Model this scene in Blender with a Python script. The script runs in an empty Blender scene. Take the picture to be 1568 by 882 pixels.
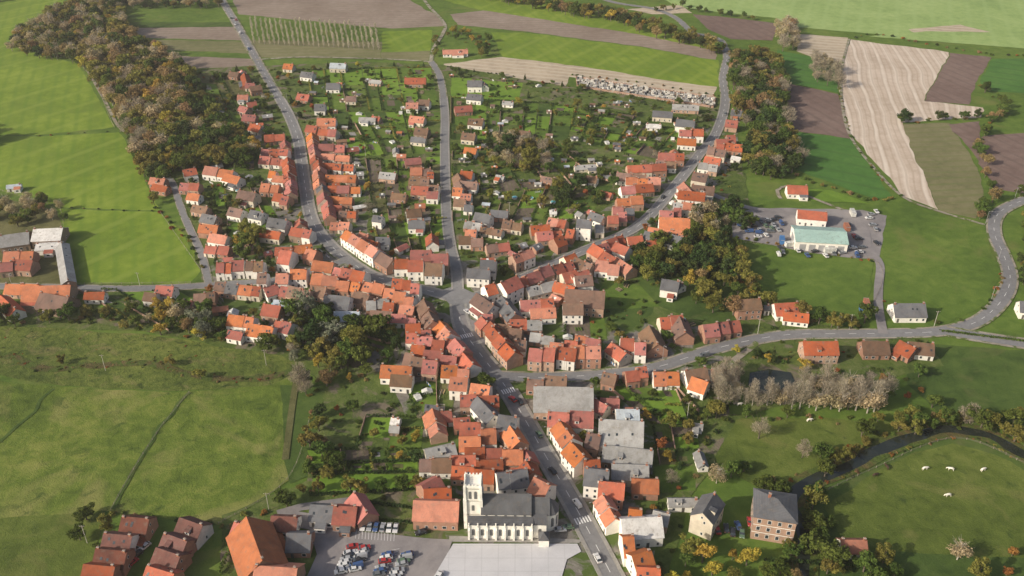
import bpy, math, random
import numpy as np
from mathutils import Vector, noise as mnoise
random.seed(7); np.random.seed(7)
R=random.random
def U(a,b): return a+(b-a)*random.random()
scene=bpy.context.scene
COL=scene.collection
# ---------------------------------------------------------------- camera model (survey frame: metres)
H=235.0; PIT=math.radians(31.7); FOC=1400.0
cp,sp=math.cos(PIT),math.sin(PIT)
def P(u,v,z=0.0):
    x=(u-784)/FOC; y=(v-441)/FOC
    t=(H-z)/(sp+y*cp)
    return (x*t,(cp-y*sp)*t)
cam=bpy.data.cameras.new('camera'); cam.lens=FOC/1568*36; cam.sensor_width=36
cam.clip_start=1; cam.clip_end=30000
co=bpy.data.objects.new('camera',cam); COL.objects.link(co)
co.location=(0,0,H); co.rotation_euler=(math.pi/2-PIT,0,0); scene.camera=co
scene.view_settings.view_transform='Standard'; scene.view_settings.look='None'; scene.view_settings.exposure=0
# ---------------------------------------------------------------- light
EL=math.radians(28); sx,sy=-0.88,-0.47
n=math.hypot(sx,sy); sx/=n; sy/=n
w=bpy.data.worlds.new('World'); scene.world=w; w.use_nodes=True
nt=w.node_tree; bg=nt.nodes['Background']; sk=nt.nodes.new('ShaderNodeTexSky')
sk.sky_type='NISHITA'; sk.sun_disc=False; sk.sun_elevation=EL; sk.sun_rotation=math.atan2(sx,sy)%(2*math.pi)
sk.air_density=1.0; sk.dust_density=5.0
nt.links.new(sk.outputs[0],bg.inputs[0]); bg.inputs[1].default_value=0.13
sl=bpy.data.lights.new('sun','SUN'); sl.energy=5.0; sl.angle=math.radians(0.8); sl.color=(1.0,0.9,0.73)
so=bpy.data.objects.new('sun',sl); COL.objects.link(so)
d=Vector((-sx*math.cos(EL),-sy*math.cos(EL),-math.sin(EL)))
so.rotation_euler=d.to_track_quat('-Z','Y').to_euler(); so.location=(0,0,300)
# ---------------------------------------------------------------- materials
MATS={}
def newmat(name):
    m=bpy.data.materials.new(name); m.use_nodes=True
    t=m.node_tree; b=t.nodes['Principled BSDF']; b.inputs['Roughness'].default_value=0.9
    b.inputs['Specular IOR Level'].default_value=0.2
    return m,t,b
def N(t,ty,**k):
    nd=t.nodes.new(ty)
    for a,b in k.items(): setattr(nd,a,b)
    return nd
def math_(t,op,a,b=None):
    nd=t.nodes.new('ShaderNodeMath'); nd.operation=op
    for i,x in enumerate((a,b)):
        if x is None: continue
        if isinstance(x,(int,float)): nd.inputs[i].default_value=x
        else: t.links.new(x,nd.inputs[i])
    return nd.outputs[0]
def noise(t,vec,scale,detail=5,rough=0.55,dist=0.0):
    nd=t.nodes.new('ShaderNodeTexNoise'); nd.inputs['Scale'].default_value=scale
    nd.inputs['Detail'].default_value=detail; nd.inputs['Roughness'].default_value=rough
    nd.inputs['Distortion'].default_value=dist
    t.links.new(vec,nd.inputs['Vector']); return nd.outputs['Fac']
def ramp(t,fac,stops,mode='LINEAR'):
    r=t.nodes.new('ShaderNodeValToRGB'); r.color_ramp.interpolation=mode
    e=r.color_ramp.elements
    while len(e)<len(stops): e.new(0.5)
    for i,(p,c) in enumerate(stops):
        e[i].position=p; e[i].color=(c[0],c[1],c[2],1)
    t.links.new(fac,r.inputs[0]); return r.outputs[0]
def mixc(t,fac,a,b,bt='MIX'):
    m=t.nodes.new('ShaderNodeMix'); m.data_type='RGBA'; m.blend_type=bt
    for s,x in ((m.inputs[0],fac),(m.inputs[6],a),(m.inputs[7],b)):
        if isinstance(x,(int,float)): s.default_value=x
        elif isinstance(x,tuple): s.default_value=(x[0],x[1],x[2],1)
        else: t.links.new(x,s)
    return m.outputs[2]
def ground_mat(key,dark,mid,light,stripe=None,bump=0.5,sA=0.018,sB=0.16,sC=1.6,patch=None,dist=0.0):
    m,t,b=newmat(key)
    g=N(t,'ShaderNodeNewGeometry').outputs['Position']
    a=noise(t,g,sA,4,0.6,0.6); bb=noise(t,g,sB,6,0.62,0.4); c=noise(t,g,sC,4,0.7)
    f=math_(t,'ADD',math_(t,'ADD',math_(t,'MULTIPLY',a,0.42),math_(t,'MULTIPLY',bb,0.38)),math_(t,'MULTIPLY',c,0.2))
    colr=ramp(t,f,[(0.38,dark),(0.5,mid),(0.62,light)])
    for (pc,ps,lo,hi) in (patch or []):
        pn=noise(t,g,ps,5,0.6,0.8)
        mr=N(t,'ShaderNodeMapRange'); mr.inputs[1].default_value=lo; mr.inputs[2].default_value=hi
        t.links.new(pn,mr.inputs[0]); colr=mixc(t,mr.outputs[0],colr,pc)
    if stripe:
        for (ang,per,colr2,amt,shp) in stripe:
            dp=N(t,'ShaderNodeVectorMath',operation='DOT_PRODUCT'); t.links.new(g,dp.inputs[0])
            dp.inputs[1].default_value=(math.cos(ang),math.sin(ang),0)
            wob=math_(t,'MULTIPLY',math_(t,'SUBTRACT',noise(t,g,0.008,2),0.5),dist if dist else 6.0)
            s=math_(t,'SINE',math_(t,'MULTIPLY',math_(t,'ADD',dp.outputs['Value'],wob),2*math.pi/per))
            mr=N(t,'ShaderNodeMapRange'); mr.inputs[1].default_value=shp; mr.inputs[2].default_value=1.0
            t.links.new(s,mr.inputs[0])
            ff=math_(t,'MULTIPLY',mr.outputs[0],math_(t,'MULTIPLY',noise(t,g,0.05,3),amt*1.8))
            colr=mixc(t,ff,colr,colr2)
    t.links.new(colr,b.inputs['Base Color'])
    bp=N(t,'ShaderNodeBump'); bp.inputs['Strength'].default_value=bump; bp.inputs['Distance'].default_value=0.6
    t.links.new(math_(t,'ADD',math_(t,'MULTIPLY',bb,1.0),math_(t,'MULTIPLY',c,0.5)),bp.inputs['Height'])
    t.links.new(bp.outputs[0],b.inputs['Normal'])
    b.inputs['Specular IOR Level'].default_value=0.05
    MATS[key]=m; return m
D=math.radians
ground_mat('grass_lime',(.105,.165,.02),(.15,.22,.028),(.21,.275,.042),stripe=[(D(20),9,(.11,.185,.025),.6,0.2),(D(-35),26,(.21,.27,.05),.5,0.7)],bump=.35,patch=[((.12,.18,.028),.02,.5,.7)])
ground_mat('grass_mid',(.058,.1,.02),(.09,.145,.027),(.135,.19,.04),bump=.4,patch=[((.15,.165,.05),.03,.56,.75)])
ground_mat('grass_dark',(.038,.066,.018),(.062,.1,.025),(.092,.132,.034),bump=.5,patch=[((.11,.12,.045),.05,.56,.75)])
ground_mat('grass_olive',(.055,.08,.018),(.09,.122,.026),(.135,.165,.04),bump=.7,patch=[((.15,.155,.05),.04,.55,.72),((.04,.065,.018),.12,.6,.74)])
ground_mat('grass_emerald',(.05,.12,.028),(.065,.15,.034),(.09,.18,.042),stripe=[(D(60),14,(.05,.1,.03),.5,0.6)],bump=.3)
ground_mat('pasture',(.055,.085,.018),(.11,.155,.028),(.2,.22,.055),bump=.9,patch=[((.22,.215,.075),.028,.5,.68),((.045,.075,.018),.1,.58,.72)])
ground_mat('marsh',(.045,.068,.018),(.1,.13,.03),(.17,.19,.05),bump=1.0,sB=.3,patch=[((.18,.16,.07),.08,.55,.72),((.035,.055,.016),.2,.56,.7)])
ground_mat('garden',(.045,.07,.02),(.085,.12,.03),(.14,.155,.06),bump=.8,sA=.05,sB=.3,patch=[((.16,.135,.1),.07,.55,.63)])
ground_mat('yard',(.12,.11,.1),(.2,.185,.165),(.28,.26,.24),bump=.4,sA=.08,sB=.35,patch=[((.075,.11,.03),.08,.44,.51)])
ground_mat('lawn',(.09,.16,.022),(.125,.21,.03),(.17,.26,.042),bump=.3)
ground_mat('soil',(.08,.062,.05),(.125,.1,.08),(.18,.145,.115),stripe=[(D(10),2.2,(.1,.11,.05),.5,0.1)],bump=.7)
ground_mat('rough',(.07,.075,.03),(.115,.115,.05),(.18,.17,.08),bump=1.)
ground_mat('ditch',(.055,.05,.022),(.095,.08,.035),(.16,.12,.055),bump=1.,sB=.4,patch=[((.07,.1,.025),.12,.42,.55)])
ground_mat('plough_brown',(.19,.145,.12),(.24,.19,.16),(.3,.245,.21),stripe=[(D(95),7,(.18,.16,.11),.5,0.3)],bump=.5)
ground_mat('plough_green',(.12,.125,.06),(.17,.16,.085),(.21,.195,.115),stripe=[(D(95),8,(.12,.15,.05),.5,0.3)],bump=.4)
ground_mat('plough_dark',(.13,.09,.08),(.17,.12,.105),(.21,.155,.135),stripe=[(D(20),9,(.12,.09,.08),.5,0.3)],bump=.5)
ground_mat('stubble',(.38,.31,.25),(.47,.39,.32),(.55,.47,.4),stripe=[(D(-13),9,(.6,.53,.46),.9,0.3),(D(-13),3.6,(.34,.27,.21),.5,0.2)],bump=.4,dist=22)
ground_mat('stubble_top',(.3,.25,.19),(.4,.33,.25),(.48,.41,.32),stripe=[(D(75),8,(.5,.45,.36),.7,0.3)],bump=.4,dist=14)
ground_mat('far_green',(.18,.27,.09),(.245,.34,.12),(.31,.4,.16),stripe=[(D(160),16,(.28,.38,.15),.5,0.5)],bump=.2)
ground_mat('dirt',(.2,.175,.14),(.28,.25,.21),(.36,.33,.28),bump=.4,patch=[((.1,.13,.04),.2,.5,.6)])
ground_mat('asphalt',(.15,.15,.158),(.19,.19,.198),(.23,.23,.238),bump=.1,sB=.4)
ground_mat('parking',(.17,.16,.165),(.215,.2,.205),(.26,.245,.245),bump=.1,sB=.2,patch=[((.27,.25,.25),.06,.5,.65)])
ground_mat('pavement',(.2,.19,.18),(.26,.25,.235),(.32,.305,.29),bump=.15,sB=.5)
ground_mat('plaza',(.42,.42,.445),(.48,.48,.505),(.53,.53,.555),bump=.05,sB=.12,stripe=[(0,5.5,(.37,.37,.39),.5,.96),(D(90),5.5,(.37,.37,.39),.5,.96)])
m,t,b=newmat('farmland'); g=N(t,'ShaderNodeNewGeometry').outputs['Position']
vo=N(t,'ShaderNodeTexVoronoi'); vo.inputs['Scale'].default_value=.006; t.links.new(g,vo.inputs['Vector'])
sep=N(t,'ShaderNodeSeparateColor'); t.links.new(vo.outputs['Color'],sep.inputs[0])
c1=ramp(t,sep.outputs[0],[(0,(.1,.17,.03)),(.35,(.16,.26,.06)),(.6,(.2,.16,.13)),(.8,(.12,.2,.03))],'CONSTANT')
c1=mixc(t,math_(t,'MULTIPLY',noise(t,g,.1,6),.5),c1,(.1,.12,.04)); t.links.new(c1,b.inputs['Base Color']); MATS['farmland']=m
def plain(key,c,rough=.6,spec=.3,var=0.15,sc=.6,metal=0,rnd=0.0):
    m,t,b=newmat(key); tc=N(t,'ShaderNodeTexCoord').outputs['Object']
    f=noise(t,tc,sc,5)
    cc=ramp(t,f,[(.3,tuple(x*(1-var) for x in c)),(.7,tuple(min(1,x*(1+var)) for x in c))])
    if rnd:
        oi=N(t,'ShaderNodeObjectInfo'); hs=N(t,'ShaderNodeHueSaturation')
        t.links.new(math_(t,'ADD',math_(t,'MULTIPLY',oi.outputs['Random'],rnd),1-rnd/2),hs.inputs['Value'])
        t.links.new(cc,hs.inputs['Color']); cc=hs.outputs[0]
    t.links.new(cc,b.inputs['Base Color']); b.inputs['Roughness'].default_value=rough
    b.inputs['Specular IOR Level'].default_value=spec; b.inputs['Metallic'].default_value=metal
    MATS[key]=m; return m
plain('paint_white',(.65,.65,.65),.6,.2,.15); plain('glass',(.035,.043,.053),.12,.5,.3); plain('frame',(.66,.66,.65),.5,.2,.05)
plain('leaded_glass',(.12,.125,.13),.3,.4,.3,3.)
plain('wall_white',(.74,.71,.66),.85,.1,.12,.5,0,.2); plain('wall_cream',(.56,.5,.41),.85,.1,.15,.5,0,.3)
plain('chimney_brick',(.3,.13,.085),.9,.1,.3,2.); plain('chimney_cap',(.35,.33,.3),.9,.1)
plain('door',(.1,.09,.08),.5,.3,.3,.6,0,1.0); plain('stone_light',(.74,.72,.67),.85,.1,.15,.35)
plain('stone_dark',(.42,.4,.36),.9,.1,.2,.5); plain('metal_grey',(.3,.3,.31),.5,.4,.1); plain('tyre',(.02,.02,.02),.9,.1)  # second, darker stone tone for bands, window surrounds, tombs and poles
plain('bark',(.12,.1,.08),.95,.1,.3); plain('bark_pale',(.32,.29,.25),.95,.1,.3); plain('grave_stone',(.36,.35,.35),.6,.3,.4,.25)
plain('wood_fence',(.25,.22,.18),.9,.1,.3); plain('cow_hide',(.72,.68,.6),.9,.05,.08); plain('cow_dark',(.06,.04,.03),.9,.05,.2)
plain('garden_wall_brick',(.3,.2,.155),.9,.1,.35,.3); plain('plastic_blue',(.05,.15,.35),.4,.4,.1); plain('tarp',(.5,.5,.48),.6,.3,.3)
plain('laundry',(.6,.6,.62),.9,.05,.2); plain('pool_blue',(.12,.42,.5),.2,.4,.1); plain('haystack',(.38,.3,.16),.95,.05,.3)
m,t,b=newmat('water'); g=N(t,'ShaderNodeNewGeometry').outputs['Position']
t.links.new(ramp(t,noise(t,g,.12,4),[(.3,(.012,.018,.015)),(.7,(.03,.035,.028))]),b.inputs['Base Color'])
b.inputs['Roughness'].default_value=.08; b.inputs['Specular IOR Level'].default_value=.5
bp=N(t,'ShaderNodeBump'); bp.inputs['Strength'].default_value=.12; t.links.new(noise(t,g,1.0,4),bp.inputs['Height']); t.links.new(bp.outputs[0],b.inputs['Normal']); MATS['water']=m
def brickmat(key,c,rnd=.35):
    m,t,b=newmat(key); tc=N(t,'ShaderNodeTexCoord').outputs['Object']
    f=noise(t,tc,.5,6,.7); cc=ramp(t,f,[(.3,tuple(x*.65 for x in c)),(.55,c),(.75,tuple(min(1,x*1.35) for x in c))])
    f2=noise(t,tc,5,3); cc=mixc(t,math_(t,'MULTIPLY',f2,.35),cc,(.4,.34,.28))
    oi=N(t,'ShaderNodeObjectInfo'); hs=N(t,'ShaderNodeHueSaturation')
    t.links.new(math_(t,'ADD',math_(t,'MULTIPLY',oi.outputs['Random'],rnd),1-rnd/2),hs.inputs['Value']); t.links.new(cc,hs.inputs['Color'])
    t.links.new(hs.outputs[0],b.inputs['Base Color']); MATS[key]=m
brickmat('wall_brick',(.34,.165,.11)); brickmat('wall_pink',(.42,.26,.19)); brickmat('wall_brown',(.22,.15,.11))
def roofmat(key,c,c2,rnd=.5,hue=.03,rough=.85,corr=False,h0=.5,sat0=.78):
    m,t,b=newmat(key); tc=N(t,'ShaderNodeTexCoord').outputs['Object']; g=N(t,'ShaderNodeNewGeometry').outputs['Position']
    f=noise(t,g,.22,7,.72,.5); cc=ramp(t,f,[(.32,c2),(.52,c),(.72,tuple(min(1,x*1.25) for x in c))])
    mp=N(t,'ShaderNodeMapping'); mp.inputs['Scale'].default_value=(2.4,.35,.35); t.links.new(tc,mp.inputs[0])
    f2=noise(t,mp.outputs[0],1.6,5,.7); cc=mixc(t,math_(t,'MULTIPLY',f2,.5),cc,tuple(x*.6 for x in c2))
    f3=noise(t,g,.7,5,.7); mr=N(t,'ShaderNodeMapRange'); mr.inputs[1].default_value=.53; mr.inputs[2].default_value=.7; mr.inputs[4].default_value=.6
    t.links.new(f3,mr.inputs[0]); cc=mixc(t,mr.outputs[0],cc,(.17,.14,.115))
    wv=N(t,'ShaderNodeTexWave'); wv.wave_type='BANDS'; wv.bands_direction='X' if corr else 'Z'; wv.inputs['Scale'].default_value=1.0 if corr else 1.5
    wv.inputs['Distortion'].default_value=.3; t.links.new(tc,wv.inputs['Vector'])
    cc=mixc(t,math_(t,'MULTIPLY',wv.outputs['Fac'],.18),cc,tuple(x*.4 for x in c))
    oi=N(t,'ShaderNodeObjectInfo'); hs=N(t,'ShaderNodeHueSaturation')
    t.links.new(math_(t,'ADD',math_(t,'MULTIPLY',oi.outputs['Random'],rnd),1.05-rnd/2),hs.inputs['Value'])
    wn=N(t,'ShaderNodeTexWhiteNoise',noise_dimensions='1D'); t.links.new(oi.outputs['Random'],wn.inputs['W'])
    t.links.new(math_(t,'ADD',math_(t,'MULTIPLY',wn.outputs['Value'],hue),h0),hs.inputs['Hue'])
    t.links.new(math_(t,'ADD',math_(t,'MULTIPLY',wn.outputs['Value'],.32),sat0),hs.inputs['Saturation'])
    t.links.new(cc,hs.inputs['Color']); t.links.new(hs.outputs[0],b.inputs['Base Color'])
    b.inputs['Roughness'].default_value=rough
    bp=N(t,'ShaderNodeBump'); bp.inputs['Strength'].default_value=.5; bp.inputs['Distance'].default_value=.1
    t.links.new(wv.outputs['Fac'],bp.inputs['Height']); t.links.new(bp.outputs[0],b.inputs['Normal']); MATS[key]=m
roofmat('roof_o',(.5,.165,.085),(.34,.115,.065),.5,.014,h0=.496); roofmat('roof_r',(.4,.098,.068),(.25,.075,.055),.6,.02,h0=.494)
roofmat('roof_b',(.22,.115,.09),(.13,.08,.065),.6); roofmat('roof_s',(.14,.145,.16),(.09,.09,.1),.4,.0,.6)
roofmat('roof_d',(.19,.065,.05),(.11,.045,.04),.4,.01)
roofmat('roof_g',(.32,.32,.32),(.2,.195,.19),.5,.02,.7,True); roofmat('roof_t',(.36,.52,.48),(.3,.44,.41),.1,.0,.6,True)
roofmat('roof_l',(.45,.53,.6),(.36,.41,.45),.3,.02,.5,True); roofmat('roof_w',(.66,.65,.64),(.46,.45,.44),.2,.0,.6,True)
def leafmat(key,c1,c2,c3,hue=.05,val=.5):
    m,t,b=newmat(key); tc=N(t,'ShaderNodeTexCoord').outputs['Object']
    f=noise(t,tc,.55,4,.7); cc=ramp(t,f,[(.32,c1),(.5,c2),(.7,c3)])
    oi=N(t,'ShaderNodeObjectInfo'); hs=N(t,'ShaderNodeHueSaturation')
    wn=N(t,'ShaderNodeTexWhiteNoise',noise_dimensions='1D'); t.links.new(oi.outputs['Random'],wn.inputs['W'])
    t.links.new(math_(t,'ADD',math_(t,'MULTIPLY',oi.outputs['Random'],val),1.05-val/2),hs.inputs['Value'])
    t.links.new(math_(t,'ADD',math_(t,'MULTIPLY',wn.outputs['Value'],hue),.5-hue/2),hs.inputs['Hue'])
    t.links.new(cc,hs.inputs['Color']); t.links.new(hs.outputs[0],b.inputs['Base Color'])
    b.inputs['Specular IOR Level'].default_value=.05
    tr=N(t,'ShaderNodeBsdfTranslucent'); t.links.new(hs.outputs[0],tr.inputs['Color']); mx=N(t,'ShaderNodeMixShader'); mx.inputs[0].default_value=.35
    out=t.nodes['Material Output']; t.links.new(b.outputs[0],mx.inputs[1]); t.links.new(tr.outputs[0],mx.inputs[2]); t.links.new(mx.outputs[0],out.inputs['Surface'])
    MATS[key]=m
leafmat('leaf_green',(.05,.08,.018),(.09,.13,.028),(.145,.185,.045))
leafmat('leaf_dark',(.03,.052,.018),(.052,.08,.025),(.088,.12,.036))
leafmat('leaf_olive',(.12,.12,.03),(.2,.185,.045),(.3,.26,.075))
leafmat('leaf_brown',(.17,.12,.055),(.28,.2,.09),(.4,.3,.15))
leafmat('leaf_tan',(.28,.225,.13),(.39,.32,.19),(.5,.42,.27),.03,.3)
leafmat('leaf_rust',(.17,.075,.028),(.28,.125,.04),(.38,.19,.06))
leafmat('twig_grey',(.24,.205,.15),(.34,.295,.22),(.45,.4,.31),.02,.3)
leafmat('twig_pale',(.46,.41,.31),(.57,.52,.4),(.66,.6,.48),.02,.2)
leafmat('leaf_silver',(.13,.15,.1),(.2,.22,.15),(.3,.32,.23))
leafmat('leaf_yellow',(.26,.21,.04),(.4,.31,.055),(.52,.41,.09))
# ---------------------------------------------------------------- mesh builder
class MB:
    def __init__(s): s.v=[];s.f=[];s.m=[];s.mats=[]
    def mi(s,k):
        if k not in s.mats: s.mats.append(k)
        return s.mats.index(k)
    def face(s,pts,k):
        i=len(s.v); s.v+=pts; s.f.append(tuple(range(i,i+len(pts)))); s.m.append(s.mi(k))
    def box(s,x0,x1,y0,y1,z0,z1,k,taper=0,bottom=False):
        a=taper
        b0=[(x0,y0,z0),(x1,y0,z0),(x1,y1,z0),(x0,y1,z0)]
        b1=[(x0+a,y0+a,z1),(x1-a,y0+a,z1),(x1-a,y1-a,z1),(x0+a,y1-a,z1)]
        i=len(s.v); s.v+=b0+b1; mi=s.mi(k)
        fs=[(0,1,5,4),(1,2,6,5),(2,3,7,6),(3,0,4,7),(4,5,6,7)]
        if bottom: fs.append((3,2,1,0))
        for f in fs: s.f.append(tuple(i+j for j in f)); s.m.append(mi)
    def obox(s,p0,p1,w,z0,z1,k):
        dx,dy=p1[0]-p0[0],p1[1]-p0[1]; L=math.hypot(dx,dy) or 1; nx,ny=-dy/L*w/2,dx/L*w/2
        q=[(p0[0]-nx,p0[1]-ny),(p1[0]-nx,p1[1]-ny),(p1[0]+nx,p1[1]+ny),(p0[0]+nx,p0[1]+ny)]
        i=len(s.v); s.v+=[(a,b,z0) for a,b in q]+[(a,b,z1) for a,b in q]; mi=s.mi(k)
        for f in [(0,1,5,4),(1,2,6,5),(2,3,7,6),(3,0,4,7),(4,5,6,7)]: s.f.append(tuple(i+j for j in f)); s.m.append(mi)
    def prism(s,prof,x0,x1,k,kend=None):
        n=len(prof); i=len(s.v); s.v+=[(x0,y,z) for y,z in prof]+[(x1,y,z) for y,z in prof]; mi=s.mi(k)
        for j in range(n):
            j2=(j+1)%n; s.f.append((i+j,i+j2,i+n+j2,i+n+j)); s.m.append(mi)
        me=s.mi(kend or k)
        s.f.append(tuple(i+j for j in reversed(range(n)))); s.m.append(me); s.f.append(tuple(i+n+j for j in range(n))); s.m.append(me)
    def tube(s,p0,p1,r0,r1,k,n=6):
        p0=Vector(p0);p1=Vector(p1); d=(p1-p0).normalized(); a=d.orthogonal().normalized(); b=d.cross(a)
        i=len(s.v); mi=s.mi(k)
        for p,r in ((p0,r0),(p1,r1)):
            for j in range(n):
                t=2*math.pi*j/n; q=p+a*(r*math.cos(t))+b*(r*math.sin(t)); s.v.append(tuple(q))
        for j in range(n):
            j2=(j+1)%n; s.f.append((i+j,i+j2,i+n+j2,i+n+j)); s.m.append(mi)
        s.f.append(tuple(i+n+j for j in range(n))); s.m.append(mi)
    def mesh(s,name):
        me=bpy.data.meshes.new(name); me.from_pydata(s.v,[],s.f)
        for k in s.mats: me.materials.append(MATS[k])
        me.polygons.foreach_set('material_index',s.m); me.update(); return me
    def obj(s,name,loc=(0,0,0),ang=0,parent=None,sc=1):
        o=bpy.data.objects.new(name,s.mesh(name)); o.location=loc; o.rotation_euler=(0,0,ang); o.scale=(sc,sc,sc); COL.objects.link(o)
        if parent: o.parent=parent
        return o
def inst(me,name,x,y,z=0,ang=0,sc=(1,1,1),parent=None):
    o=bpy.data.objects.new(name,me); o.location=(x,y,z); o.rotation_euler=(0,0,ang); o.scale=sc; COL.objects.link(o)
    if parent: o.parent=parent
    return o
def empty(name):
    o=bpy.data.objects.new(name,None); COL.objects.link(o); return o
roadcells=set(); occ=set()
def cells(x,y,ang,L,W,step=1.5):
    out=set(); c,s=math.cos(ang),math.sin(ang)
    nx=max(2,int(L/step)+1); ny=max(2,int(W/step)+1)
    for i in range(nx):
        for j in range(ny):
            a=-L/2+L*i/(nx-1); b=-W/2+W*j/(ny-1)
            out.add((int((x+a*c-b*s)//1.5),int((y+a*s+b*c)//1.5)))
    return out
def is_free(x,y): 
    k=(int(x//1.5),int(y//1.5)); return k not in roadcells and k not in occ
# ---------------------------------------------------------------- ground
mb=MB(); mb.face([(-9000,-3000,0),(9000,-3000,0),(9000,14000,0),(-9000,14000,0)],'farmland'); mb.obj('ground')
LZ=[0.02]
def wpoly(px): return [P(u,v) for u,v in px]
def jitter_poly(pts,amp=0.8,step=6):
    out=[]
    for i in range(len(pts)):
        a=pts[i]; b=pts[(i+1)%len(pts)]; L=math.hypot(b[0]-a[0],b[1]-a[1]); n=max(1,min(60,int(L/step)))
        for k in range(n):
            t=k/n; x=a[0]+(b[0]-a[0])*t; y=a[1]+(b[1]-a[1])*t
            out.append((x+amp*(mnoise.noise(Vector((x*.08,y*.08,1)))*2),y+amp*(mnoise.noise(Vector((x*.08,y*.08,9)))*2)))
    return out
def field(name,key,px,amp=1.0,world=False):
    pts=px if world else wpoly(px)
    pts=jitter_poly(pts,amp) if amp else pts
    z=LZ[0]; LZ[0]+=0.004
    mb=MB(); mb.face([(x,y,z) for x,y in pts],key); return mb.obj(name)
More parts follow.
